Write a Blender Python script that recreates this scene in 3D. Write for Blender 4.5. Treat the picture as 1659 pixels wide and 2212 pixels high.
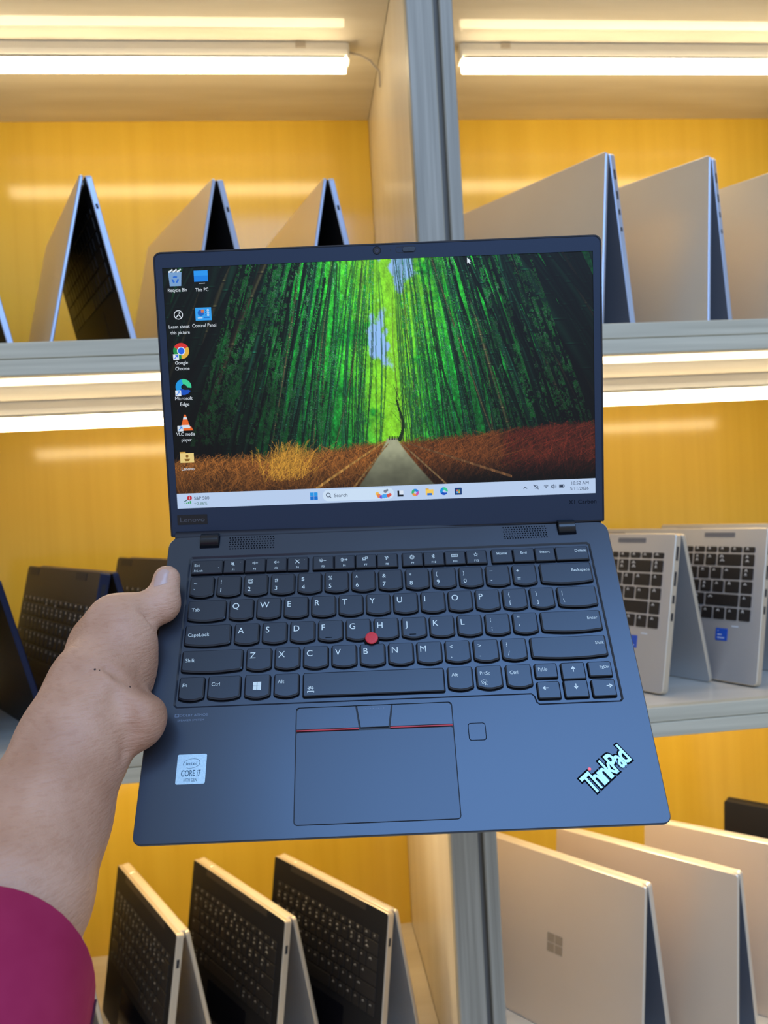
import bpy, bmesh, math, random
import numpy as np
from mathutils import Matrix, Vector

for _o in list(bpy.data.objects):
    bpy.data.objects.remove(_o, do_unlink=True)
SC = bpy.context.scene
COL = SC.collection
random.seed(7)

# ------------------------------------------------------------------ camera, world, lights, exposure
# metres; X runs along the shelves, Y into them, Z up; the camera stands 0.9 m in front of the shelf edge
F, CX, CY = 1732.0, 829.5, 1106.0
R = np.array([[0.9931639589956938, -0.10331602700660138, -0.05432447989232115],
              [-0.05499976408276624, -0.00369645022869062, -0.9984795251814365],
              [0.10295812985306234, 0.9946417117833326, -0.009353538254688681]])   # rows: camera right, down, forward
C = np.array([0.0, -0.9, 0.0])
cam = bpy.data.cameras.new('camera')
camo = bpy.data.objects.new('camera', cam)
COL.objects.link(camo)
cam.sensor_fit = 'VERTICAL'
cam.sensor_height = 36.0
cam.lens = F / 2212.0 * 36.0
cam.clip_start = 0.01
_m = Matrix.Identity(4)
for _i in range(3):
    _m[_i][0], _m[_i][1], _m[_i][2], _m[_i][3] = R[0][_i], -R[1][_i], -R[2][_i], C[_i]
camo.matrix_world = _m
cam.dof.use_dof = True
cam.dof.focus_distance = 0.53
cam.dof.aperture_fstop = cam.lens / 1000.0 / 0.0030
SC.camera = camo

world = bpy.data.worlds.new('world')
SC.world = world
world.use_nodes = True
_bg = world.node_tree.nodes['Background']
_bg.inputs[0].default_value = (0.98, 0.98, 0.97, 1)
_bg.inputs[1].default_value = 0.45


def area_light(name, cam_xyz, target_xyz, sx, sy, power, color):
    ld = bpy.data.lights.new(name, 'AREA')
    ld.shape = 'RECTANGLE'
    ld.size, ld.size_y, ld.energy, ld.color = sx, sy, power, color
    lo = bpy.data.objects.new(name, ld)
    COL.objects.link(lo)
    p = Vector(C + R.T @ np.array(cam_xyz))
    t = Vector(C + R.T @ np.array(target_xyz))
    lo.location = p
    lo.rotation_euler = (t - p).to_track_quat('-Z', 'Y').to_euler()
    return lo


# daylight from the shop front high behind the photographer, and a cool ceiling lamp
area_light('shop_front_daylight', (0.50, -1.48, -1.28), (0.0, 0.1, 0.5), 2.0, 1.4, 46, (0.27, 0.52, 1.0))

SC.cycles.max_bounces = 5
SC.cycles.diffuse_bounces = 3
SC.cycles.glossy_bounces = 3
SC.cycles.caustics_reflective = False
SC.cycles.caustics_refractive = False
SC.view_settings.view_transform = 'Standard'
SC.view_settings.look = 'None'
SC.view_settings.exposure = 0.0
SC.view_settings.gamma = 1.0
SC.view_settings.use_curve_mapping = False


# ------------------------------------------------------------------ helpers: geometry of the photograph
def ray(px, py):
    return R.T @ np.array([(px - CX) / F, (py - CY) / F, 1.0])


def at_z(px, py, z):
    d = ray(px, py)
    return C + d * ((z - C[2]) / d[2])


def at_y(px, py, y):
    d = ray(px, py)
    return C + d * ((y - C[1]) / d[1])


def campt(px, py, z):
    return np.array([(px - CX) / F * z, (py - CY) / F * z, z])


def cam2world(p):
    return C + np.asarray(p) @ R


# ------------------------------------------------------------------ helpers: materials
def nd(nt, t, x=0, y=0):
    n = nt.nodes.new(t)
    n.location = (x, y)
    return n


def mat(name, col, rough=0.5, metal=0.0, spec=0.5, tint=None, coat=0.0, coat_rough=0.1, emit=None, emit_s=1.0, sss=0.0):
    m = bpy.data.materials.new(name)
    m.use_nodes = True
    b = m.node_tree.nodes['Principled BSDF']
    b.inputs['Base Color'].default_value = (*col, 1)
    b.inputs['Roughness'].default_value = rough
    b.inputs['Metallic'].default_value = metal
    b.inputs['Specular IOR Level'].default_value = spec
    if tint:
        b.inputs['Specular Tint'].default_value = (*tint, 1)
    b.inputs['Coat Weight'].default_value = coat
    b.inputs['Coat Roughness'].default_value = coat_rough
    if emit:
        b.inputs['Emission Color'].default_value = (*emit, 1)
        b.inputs['Emission Strength'].default_value = emit_s
        if emit_s < 2:
            m.cycles.emission_sampling = 'NONE'
    if sss:
        b.inputs['Subsurface Weight'].default_value = sss
        b.inputs['Subsurface Radius'].default_value = (0.012, 0.004, 0.002)
        b.inputs['Subsurface Scale'].default_value = 0.4
    return m


def grain(m, c1, c2, scale=(1, 1, 1), noise=6.0, detail=4.0, bump=0.0, rough_var=0.0):
    """streaky wood grain or mottling between two colours, in object space"""
    nt = m.node_tree
    b = nt.nodes['Principled BSDF']
    tc = nd(nt, 'ShaderNodeTexCoord', -900, 0)
    mp = nd(nt, 'ShaderNodeMapping', -700, 0)
    mp.inputs['Scale'].default_value = scale
    nz = nd(nt, 'ShaderNodeTexNoise', -500, 0)
    nz.inputs['Scale'].default_value = noise
    nz.inputs['Detail'].default_value = detail
    rp = nd(nt, 'ShaderNodeValToRGB', -300, 0)
    rp.color_ramp.elements[0].position, rp.color_ramp.elements[1].position = 0.3, 0.7
    rp.color_ramp.elements[0].color = (*c1, 1)
    rp.color_ramp.elements[1].color = (*c2, 1)
    nt.links.new(tc.outputs['Object'], mp.inputs['Vector'])
    nt.links.new(mp.outputs['Vector'], nz.inputs['Vector'])
    nt.links.new(nz.outputs['Fac'], rp.inputs['Fac'])
    nt.links.new(rp.outputs['Color'], b.inputs['Base Color'])
    if bump:
        bp = nd(nt, 'ShaderNodeBump', -200, -300)
        bp.inputs['Strength'].default_value = bump
        bp.inputs['Distance'].default_value = 0.001
        nt.links.new(nz.outputs['Fac'], bp.inputs['Height'])
        nt.links.new(bp.outputs['Normal'], b.inputs['Normal'])
    if rough_var:
        mr = nd(nt, 'ShaderNodeMapRange', -300, -250)
        r0 = b.inputs['Roughness'].default_value
        mr.inputs['To Min'].default_value, mr.inputs['To Max'].default_value = r0 - rough_var, r0 + rough_var
        nt.links.new(nz.outputs['Fac'], mr.inputs['Value'])
        nt.links.new(mr.outputs['Result'], b.inputs['Roughness'])
    return m


# ------------------------------------------------------------------ helpers: meshes
class MB:
    """collects vertices and faces, then links them as ONE mesh object"""

    def __init__(self):
        self.v, self.f, self.mi = [], [], []

    def add(self, verts, faces, mi=0):
        o = len(self.v)
        self.v.extend([tuple(map(float, p)) for p in verts])
        for fc in faces:
            self.f.append([o + i for i in fc])
            self.mi.append(mi)
        return self

    def box(self, x0, x1, y0, y1, z0, z1, mi=0, bevel=0.0):
        if bevel <= 0:
            vs = [(x, y, z) for z in (z0, z1) for y in (y0, y1) for x in (x0, x1)]
            self.add(vs, [(0, 2, 3, 1), (4, 5, 7, 6), (0, 1, 5, 4), (2, 6, 7, 3), (0, 4, 6, 2), (1, 3, 7, 5)], mi)
        else:
            b = bevel
            rings = []
            for z, i in ((z0, b), (z0 + b, 0), (z1 - b, 0), (z1, b)):
                rings.append([(x0 + b, y0 + i, z), (x1 - b, y0 + i, z), (x1 - i, y0 + b, z), (x1 - i, y1 - b, z),
                              (x1 - b, y1 - i, z), (x0 + b, y1 - i, z), (x0 + i, y1 - b, z), (x0 + i, y0 + b, z)])
            self.loft(rings, mi, cap=True)
        return self

    def loft(self, rings, mi=0, cap=True, closed=True):
        n = len(rings[0])
        vs = [p for r in rings for p in r]
        fs = []
        for k in range(len(rings) - 1):
            for i in range(n if closed else n - 1):
                j = (i + 1) % n
                fs.append((k * n + i, k * n + j, (k + 1) * n + j, (k + 1) * n + i))
        if cap:
            fs.append(tuple(reversed(range(n))))
            fs.append(tuple((len(rings) - 1) * n + i for i in range(n)))
        return self.add(vs, fs, mi)

    def tube(self, pts, r, n=8, mi=0, cap=True):
        pts = [Vector(p) for p in pts]
        rs = r if isinstance(r, (list, tuple)) else [r] * len(pts)
        rings = []
        up = Vector((0, 0, 1))
        for i, p in enumerate(pts):
            d = (pts[min(i + 1, len(pts) - 1)] - pts[max(i - 1, 0)]).normalized()
            a = d.cross(up)
            if a.length < 1e-4:
                a = d.cross(Vector((1, 0, 0)))
            a.normalize()
            b = d.cross(a)
            rings.append([tuple(p + (a * math.cos(t) + b * math.sin(t)) * rs[i]) for t in [2 * math.pi * k / n for k in range(n)]])
        return self.loft(rings, mi, cap)

    def disc(self, cx, cy, z, r, n=16, mi=0, ry=None):
        ry = ry or r
        vs = [(cx + r * math.cos(2 * math.pi * k / n), cy + ry * math.sin(2 * math.pi * k / n), z) for k in range(n)]
        return self.add(vs, [tuple(range(n))], mi)

    def ring(self, cx, cy, z, r0, r1, a0=0, a1=360, n=24, mi=0, sy=1.0, tilt=0.0):
        vs, fs = [], []
        ct, st = math.cos(tilt), math.sin(tilt)
        for k in range(n + 1):
            t = math.radians(a0 + (a1 - a0) * k / n)
            for r in (r0, r1):
                x, y = r * math.cos(t), r * math.sin(t) * sy
                vs.append((cx + x * ct - y * st, cy + x * st + y * ct, z))
        for k in range(n):
            fs.append((2 * k, 2 * k + 1, 2 * k + 3, 2 * k + 2))
        return self.add(vs, fs, mi)

    def stroke(self, pts, w, z=0, mi=0):
        """flat polyline of width w"""
        for (x0, y0), (x1, y1) in zip(pts[:-1], pts[1:]):
            dx, dy = x1 - x0, y1 - y0
            l = math.hypot(dx, dy) or 1
            nx, ny = -dy / l * w / 2, dx / l * w / 2
            ex, ey = dx / l * w * 0.3, dy / l * w * 0.3
            self.add([(x0 - ex + nx, y0 - ey + ny, z), (x0 - ex - nx, y0 - ey - ny, z), (x1 + ex - nx, y1 + ey - ny, z),
                      (x1 + ex + nx, y1 + ey + ny, z)], [(0, 1, 2, 3)], mi)
        return self

    def poly(self, pts, z=0, mi=0):
        return self.add([(x, y, z) for x, y in pts], [tuple(range(len(pts)))], mi)

    def rect(self, x0, x1, y0, y1, z=0, mi=0):
        return self.poly([(x0, y0), (x1, y0), (x1, y1), (x0, y1)], z, mi)

    def prism(self, outline, z0, z1, bevel=0.0, mi=0, bottom_out=0.0):
        """outline (counter-clockwise) extruded from z0 to z1, top edge bevelled, foot widened by bottom_out"""
        rings = [[(x, y, z0) for x, y in offset(outline, bottom_out)]] if bottom_out else [[(x, y, z0) for x, y in outline]]
        if bevel:
            rings.append([(x, y, z1 - bevel) for x, y in outline])
            rings.append([(x, y, z1 - bevel * 0.3) for x, y in offset(outline, -bevel * 0.3)])
            rings.append([(x, y, z1) for x, y in offset(outline, -bevel)])
        else:
            rings.append([(x, y, z1) for x, y in outline])
        return self.loft(rings, mi)

    def holed(self, outer, holes, z, mi=0):
        """flat face with holes"""
        bm = bmesh.new()
        es = []
        for loop in [outer] + holes:
            vs = [bm.verts.new((x, y, z)) for x, y in loop]
            es += [bm.edges.new((vs[i], vs[(i + 1) % len(vs)])) for i in range(len(vs))]
        bmesh.ops.triangle_fill(bm, use_beauty=True, use_dissolve=False, edges=es)
        bm.verts.index_update()
        vs = [tuple(v.co) for v in bm.verts]
        fs = []
        for fc in bm.faces:
            ids = [v.index for v in fc.verts]
            if fc.normal.z < 0 or (fc.normal.length == 0 and fc.calc_area() > 0):
                ids.reverse()
            fs.append(ids)
        bm.free()
        return self.add(vs, fs, mi)

    def mesh(self, name, mats, smooth=False, angle=None):
        me = bpy.data.meshes.new(name)
        me.from_pydata(self.v, [], self.f)
        for m in (mats if isinstance(mats, (list, tuple)) else [mats]):
            me.materials.append(m)
        me.polygons.foreach_set('material_index', self.mi)
        if smooth:
            me.polygons.foreach_set('use_smooth', [True] * len(self.f))
            if angle:
                try:
                    me.set_sharp_from_angle(angle=math.radians(angle))
                except Exception:
                    pass
        me.update()
        return me

    def build(self, name, mats, parent=None, mw=None, smooth=False, angle=None):
        return link(name, self.mesh(name, mats, smooth, angle), parent, mw)


def offset(outline, d):
    """offset a counter-clockwise outline outwards by d"""
    n = len(outline)
    out = []
    for i in range(n):
        p0, p1, p2 = outline[i - 1], outline[i], outline[(i + 1) % n]
        a = Vector((p1[0] - p0[0], p1[1] - p0[1]))
        b = Vector((p2[0] - p1[0], p2[1] - p1[1]))
        if a.length < 1e-9 or b.length < 1e-9:
            out.append(p1)
            continue
        a.normalize()
        b.normalize()
        na, nb = Vector((a.y, -a.x)), Vector((b.y, -b.x))
        s = na + nb
        s = s / max(s.dot(s) / 2, 0.3)
        out.append((p1[0] + s.x * d, p1[1] + s.y * d))
    return out


def rrect(x0, x1, y0, y1, r, n=4):
    """counter-clockwise rounded rectangle; r one radius or four (bl, br, tr, tl)"""
    rs = r if isinstance(r, (list, tuple)) else [r] * 4
    out = []
    for (cx, cy, a0, rr) in ((x0 + rs[0], y0 + rs[0], 180, rs[0]), (x1 - rs[1], y0 + rs[1], 270, rs[1]),
                             (x1 - rs[2], y1 - rs[2], 0, rs[2]), (x0 + rs[3], y1 - rs[3], 90, rs[3])):
        for k in range(n + 1):
            t = math.radians(a0 + 90 * k / n)
            out.append((cx + rr * math.cos(t), cy + rr * math.sin(t)))
    return out


def link(name, data, parent=None, mw=None):
    o = bpy.data.objects.new(name, data)
    COL.objects.link(o)
    if parent is not None:
        o.parent = parent
        if mw is not None:
            o.matrix_local = mw
    elif mw is not None:
        o.matrix_world = mw
    return o


def tag(o, label=None, cat=None, group=None, kind=None):
    if label: o['label'] = label
    if cat: o['category'] = cat
    if group: o['group'] = group
    if kind: o['kind'] = kind
    return o


def frame(pos, x, y, z):
    m = Matrix.Identity(4)
    for i in range(3):
        m[i][0], m[i][1], m[i][2], m[i][3] = x[i], y[i], z[i], pos[i]
    return m


_TC = {}


def text_geo(s, cap, width=None, bold=0.0, spacing=1.0):
    """text as (verts, faces), baseline start at the origin, capital height cap, optionally squeezed to a width"""
    key = (s, bold, spacing)
    if key not in _TC:
        c = bpy.data.curves.new('lettering', 'FONT')
        c.body, c.size, c.resolution_u = s, 1.0, 3
        c.offset = bold
        c.space_character = spacing
        o = bpy.data.objects.new('lettering', c)
        me = bpy.data.meshes.new_from_object(o)
        _TC[key] = ([tuple(v.co) for v in me.vertices], [tuple(p.vertices) for p in me.polygons])
        bpy.data.objects.remove(o)
        bpy.data.curves.remove(c)
        bpy.data.meshes.remove(me)
    vs, fs = _TC[key]
    if not vs:
        return [], []
    k = cap / 0.682
    x0 = min(v[0] for v in vs)
    kx = k if not width else width / (max(v[0] for v in vs) - x0)
    return [((v[0] - x0) * kx, v[1] * k, 0.0) for v in vs], fs


def put_text(mb, s, x, y, z, cap, align='L', width=None, mi=0, bold=0.0, spacing=1.0, rot=0.0):
    vs, fs = text_geo(s, cap, width, bold, spacing)
    if not vs:
        return mb
    w = max(v[0] for v in vs)
    dx = {'L': 0, 'C': -w / 2, 'R': -w}[align]
    c, sn = math.cos(rot), math.sin(rot)
    mb.add([(x + (v[0] + dx) * c - v[1] * sn, y + (v[0] + dx) * sn + v[1] * c, z) for v in vs], fs, mi)
    return mb

# ------------------------------------------------------------------ materials of the place
M = {}
M['laminate'] = grain(mat('wood_grain_laminate', (.8, .74, .62), 0.55, spec=.15, coat=0.55, coat_rough=0.03),
                      (.70, .63, .51), (.84, .78, .67), (1.2, 9, 14), 3.0, 5)
M['laminate_side'] = grain(mat('upright_laminate', (.8, .72, .58), 0.55, spec=.15, coat=0.5, coat_rough=0.06),
                           (.74, .66, .53), (.83, .76, .63), (14, 9, 1.1), 2.5, 5)
M['yellow'] = grain(mat('yellow_wood_back_panel', (.8, .5, .05), 0.5, spec=.2, coat=0.85, coat_rough=0.13),
                    (.76, .475, .042), (.83, .54, .056), (22, 1, 0.5), 2.2, 6)
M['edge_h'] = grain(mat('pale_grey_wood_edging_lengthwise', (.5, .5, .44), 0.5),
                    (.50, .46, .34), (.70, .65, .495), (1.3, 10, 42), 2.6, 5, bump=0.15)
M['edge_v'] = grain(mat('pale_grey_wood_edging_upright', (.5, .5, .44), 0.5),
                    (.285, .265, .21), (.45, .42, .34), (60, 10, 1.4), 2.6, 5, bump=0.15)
M['shade_gap'] = mat('dark_joint', (.22, .20, .17), 0.8)
M['tube'] = mat('lit_tube', (1, 1, 1), 0.4, emit=(1.0, 0.78, 0.45), emit_s=15.5)
M['tube_lower'] = mat('lit_tube_brighter', (1, 1, 1), 0.4, emit=(1.0, 0.78, 0.45), emit_s=27.0)  # boosted glow for the added, unseen tubes that brighten the bottom bay
M['lampbody'] = mat('white_lamp_housing', (.82, .80, .76), 0.35)
M['cable'] = mat('thin_grey_cable', (.5, .45, .38), 0.5)
M['floor'] = grain(mat('shop_floor_tile', (.5, .5, .5), 0.3), (.45, .45, .45), (.55, .55, .54), (1, 1, 1), 4)
M['wall'] = grain(mat('painted_wall', (.6, .6, .58), 0.7), (.58, .58, .56), (.64, .64, .62), (1, 1, 1), 5)

# ------------------------------------------------------------------ the shelving unit
X0, XW = 0.1484, 0.0545            # middle upright: left face, width
YD = 0.4445                        # back panel
ZC, Z1, T1, Z2, T2, Z3 = 0.6456, 0.1954, 0.036, -0.2550, 0.0345, -0.710
XL, XR = -0.66, 0.985              # inner faces of the outer uprights
BAYS = ((XL, X0), (X0 + XW, XR))

tag(MB().box(-2.6, 2.9, -2.6, 0.56, -1.46, -1.45).build('floor', M['floor']), 'grey shop floor under the shelving', 'floor', kind='structure')
tag(MB().box(-2.6, 2.9, 0.47, 0.56, -1.45, 1.3).build('wall_back', M['wall']), 'plain painted wall behind the shelving', 'wall', kind='structure')

unit = link('shelving_unit', None)
unit.location = (0, 0, 0)
tag(unit, 'open display shelving with yellow wood back panels and pale wood edging', 'shelving')


def upright(x0, x1):
    d = MB().box(x0 + .0006, x1 - .0006, 0.014, YD + .012, -1.45, ZC + 0.42, bevel=0.0004).build('divider_panel', M['laminate_side'], unit)
    w = x1 - x0
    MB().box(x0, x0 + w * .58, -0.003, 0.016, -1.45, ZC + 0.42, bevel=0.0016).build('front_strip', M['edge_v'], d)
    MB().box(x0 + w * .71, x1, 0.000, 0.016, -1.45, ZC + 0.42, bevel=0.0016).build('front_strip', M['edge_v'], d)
    MB().box(x0 + w * .56, x0 + w * .73, 0.0085, 0.0140, -1.45, ZC + 0.42).build('joint', M['shade_gap'], d)


upright(X0, X0 + XW)
upright(XL - XW, XL)
upright(XR, XR + XW)
for (a, b) in BAYS:
    MB().box(a, b, YD, YD + .012, -1.45, ZC + 0.42).build('back_panel', M['yellow'], unit)
    for (zt, t) in ((ZC + .036, .036), (Z1, T1), (Z2, T2), (Z3, .036)):
        bd = MB().box(a, b, 0.012, YD, zt - t, zt, bevel=0.0004).build('shelf_board', M['laminate'], unit)
        MB().box(a, b, -.001, 0.012, zt - t * .5 + .0003, zt + .0003, bevel=0.0010).build('edge_strip', M['edge_h'], bd)
        MB().box(a, b, -.0016, 0.012, zt - t, zt - t * .5 - .0003, bevel=0.0010).build('edge_strip', M['edge_h'], bd)
    MB().box(a, b, 0.012, 0.03, -1.45, Z3 - .036).build('plinth_panel', M['laminate'], unit)


# ------------------------------------------------------------------ tube lights
def tube_light(xa, xb, y, ztop, label, clip_x, plug=None, glow='tube'):
    """batten lamp screwed under a board: housing, glowing tube below it, end caps, spring clips, cable"""
    t = link('tube_light', None)
    t.location = (xa, y, ztop - .0005)
    tag(t, label, 'lamp', 'tube lights under the shelf boards')
    L = xb - xa
    hz = 0.0165
    h = MB()
    h.loft([[(x, -.011, 0), (x, .011, 0), (x, .0115, -.010), (x, .009, -hz), (x, -.009, -hz), (x, -.0115, -.010)] for x in (0, L)])
    h.build('housing', M['lampbody'], t)
    g = MB()
    rings = []
    for x in (.002, L - .002):
        rings.append([(x, .0105 * math.cos(a), -hz - .010 + .0105 * math.sin(a)) for a in [2 * math.pi * k / 20 for k in range(20)]])
    g.loft(rings)
    g.mi = [1 if (sum(g.v[i][2] for i in fc) / len(fc) > -hz - .0050 and len(fc) == 4) else 0 for fc in g.f]     # only the lower side is lit
    g.build('tube', [M[glow], M['lampbody']], t, smooth=True, angle=40)
    for x in (-.0035, L - .0005):
        MB().box(x, x + .004, -.0112, .0112, -hz - .006, -.0004, bevel=.001).build('end_cap', M['lampbody'], t)
    for cx in clip_x:
        MB().box(cx - .007, cx + .007, -.0128, .0128, -.009, 0.0, bevel=.0008).build('clip', M['cable'], t)
    if plug:
        MB().tube([Vector(p) - Vector((xa, y, ztop)) for p in plug], .0016, 8).build('cable', M['cable'], t, smooth=True)
    return t


YT, YM = 0.228, 0.195
tube_light(-.505, .099, YT, ZC, 'glowing tube light under the top board in the left bay', (.035, .54),
           [(.101, YT, ZC - .008), (.118, YT + .004, ZC - .010), (.132, YT + .0, ZC - .020), (.1455, YT + .010, ZC - .030), (.1455, YT + .012, ZC - .05)])
tube_light(.262, .866, YT, ZC, 'glowing tube light under the top board in the right bay', (.063, .54))
tube_light(-.495, .109, YM, Z1 - T1, 'glowing tube light under the middle board in the left bay', (.04, .54))
tube_light(.262, .866, YM, Z1 - T1, 'glowing tube light under the middle board in the right bay', (.04, .54))
tube_light(-.495, .109, .155, Z2 - T2, 'unseen tube light added under the lower board in the left bay', (.04, .54), glow='tube_lower')
tube_light(.262, .866, .155, Z2 - T2, 'unseen tube light added under the lower board in the right bay', (.04, .54), glow='tube_lower')

# ------------------------------------------------------------------ the held laptop
RB = np.array([[0.9992443219250922, 0.03694547686852319, 0.012075464356297234],
               [-0.03763586983597976, 0.8420425557594338, 0.5380965299942105],
               [0.009712178033375225, -0.5381443728490326, 0.8427967178203588]])
TB = np.array([0.003411457990387655, 0.013312844074044948, 0.5922096538047481])
RS = np.array([[0.9992541436855299, 0.038150398218543186, 0.00597523581667583],
               [-0.03735667134709661, 0.9942235649146034, -0.10061800074719511],
               [-0.009779337051320003, 0.10031973925536351, 0.9949071888787279]])
TS = np.array([0.001541129418576184, -0.008200919553363712, 0.5937774848274194])


def plane_matrix(Rm, t):
    return frame(cam2world(t), R.T @ Rm[:, 0], R.T @ (-Rm[:, 1]), R.T @ (-Rm[:, 2]))


def scr(px, py):
    """point of the display plane seen at a pixel: x right, y up from the lower screen edge, metres"""
    d = np.array([(px - CX) / F, (py - CY) / F, 1.0])
    n = RS[:, 2]
    q = RS.T @ (d * ((n @ TS) / (n @ d)) - TS)
    return q[0], -q[1]


M['shell'] = grain(mat('soft_touch_black_shell', (.02, .03, .06), 0.28, spec=1.0, tint=(.66, .82, 1)), (.022, .026, .037), (.026, .031, .044),
                   (1, 1, 1), 9, 2, rough_var=0.02)
M['lidshell'] = mat('soft_touch_black_lid', (.026, .034, .062), 0.5, spec=0.45, tint=(.6, .8, 1))
M['edgeblack'] = mat('black_rim', (.012, .013, .02), 0.5)
M['keycap'] = mat('black_key', (.015, .017, .024), 0.30, spec=.8, tint=(.72, .86, 1))
M['keyside'] = mat('black_key_side', (.004, .005, .008), 0.6, spec=.15)
M['legend'] = mat('white_key_print', (.80, .90, .86), 0.5)
M['black'] = mat('plain_black', (.008, .009, .012), 0.4)
M['gloss'] = mat('glossy_black_hinge', (.01, .012, .015), 0.22)
M['red'] = mat('red_rubber', (.75, .045, .06), 0.55)
M['redline'] = mat('red_stripe', (.6, .02, .03), 0.4)
M['sticker'] = grain(mat('silver_blue_sticker', (.55, .78, .88), 0.35, metal=0.2), (.50, .72, .84), (.62, .85, .93), (1, 1, 1), 900, 1)
M['stickink'] = mat('dark_blue_ink', (.03, .10, .17), 0.5)
M['chrome'] = mat('emblem_chrome', (.30, .45, .55), 0.25, metal=1.0)
M['faint'] = mat('faint_grey_print', (.20, .26, .36), 0.6)
M['darkprint'] = mat('dark_print', (.004, .005, .008), 0.8, spec=.05)
M['platelet'] = mat('dull_grey_letters', (.085, .09, .11), 0.45)
M['lens'] = mat('camera_lens', (.05, .06, .11), 0.1)

LAP = link('laptop', None, mw=plane_matrix(RB, TB))
tag(LAP, 'open black laptop with lit forest screen held up in a hand', 'laptop')
LIDM = LAP.matrix_world.inverted() @ plane_matrix(RS, TS)
mm = 0.001

# base body: x = u, y = -v (towards the hinge), z out of the deck
outer = rrect(-.1615, .1615, -.2125, .0005, (.005, .005, .0075, .0075), 5)
WELL = [(-.1455, -.0185), (-.1455, -.1275), (-.1435, -.1295), (.0880, -.1295), (.0895, -.1310), (.0905, -.1350), (.0925, -.1368),
        (.1455, -.1368), (.1475, -.1350), (.1460, -.0185), (.1440, -.0165), (-.1435, -.0165)]
PADH = rrect(-.0655, .0358, -.2052, -.1322, .0022, 3)
tpad_hole = PADH
b = MB()
b.holed(offset(outer, -.0006), [WELL[::-1], tpad_hole[::-1]], 0.0)
o2 = offset(outer, -.0006)
b.loft([[(x, y, z) for x, y in o] for o, z in ((o2, 0.0), (outer, -.0007), (outer, -.0035), (offset(outer, -.0035), -.0075), (offset(outer, -.009), -.0102))],
       cap=False)
bot = offset(outer, -.009)
b.poly([(x, y) for x, y in reversed(bot)], -.0102)
wf = offset(WELL, -.0013)
b.loft([[(x, y, 0.0) for x, y in WELL], [(x, y, -.0011) for x, y in wf]], cap=False)
b.poly(wf, -.0011)
b.loft([[(x, y, 0.0) for x, y in tpad_hole], [(x, y, -.0012) for x, y in tpad_hole]], 1, cap=False)
b.poly(tpad_hole, -.0012, 1)
BASE = b.build('base', [M['shell'], M['black']], LAP)

# keys -------------------------------------------------------------
_KM = {}


def key_mesh(w, h, kind):
    """kind 'k' smiling lower edge, 'f' function key with square edges, 's' plain small key"""
    k = (round(w, 4), round(h, 4), kind)
    if k in _KM:
        return _KM[k]
    x, y = w / 2, h / 2
    if kind == 'k':
        r, dip = .0016, .0013
        out = []
        out += [(-x, -y + dip + r), (-x + r * .3, -y + dip + r * .3)]
        for i in range(7):
            t = i / 6
            xx = (-x + r) + (w - 2 * r) * t
            out.append((xx, -y + dip * (2 * t - 1) ** 2))
        out += [(x - r * .3, -y + dip + r * .3), (x, -y + dip + r), (x, y - r * .7), (x - r * .3, y - r * .1), (x - r * .8, y),
                (-x + r * .8, y), (-x + r * .3, y - r * .1), (-x, y - r * .7)]
    else:
        out = rrect(-x, x, -y, y, .0006 if kind == 'f' else .0010, 2)
    m = MB()
    n = len(out)
    top = offset(out, -.00065)
    if kind == 'k':
        top = [(px_ * .985, py_ + .0004) for px_, py_ in top]
    m.loft([[(a, c, -.0011) for a, c in offset(out, .0001)], [(a, c, .0006) for a, c in out]], 1, cap=False)
    m.loft([[(a, c, .0006) for a, c in out], [(a, c, .00102) for a, c in offset(top, .00022)], [(a, c, .0012) for a, c in top]], 0, cap=False)
    m.add([(a, c, .0012 - (.00012 if kind == 'k' else 0)) for a, c in top], [tuple(range(n))])
    m.loft([[(a, c, .0012) for a, c in top], [(a, c, .0012 - (.00012 if kind == 'k' else 0)) for a, c in top]], 0, cap=False)
    sk = offset(out, .00055)
    m.add([(a, c - .00035, -.00103) for a, c in sk], [tuple(range(n))], 1)
    me = m.mesh('key', [M['keycap'], M['keyside']])
    _KM[k] = me
    return me


ZL = .00123


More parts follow.
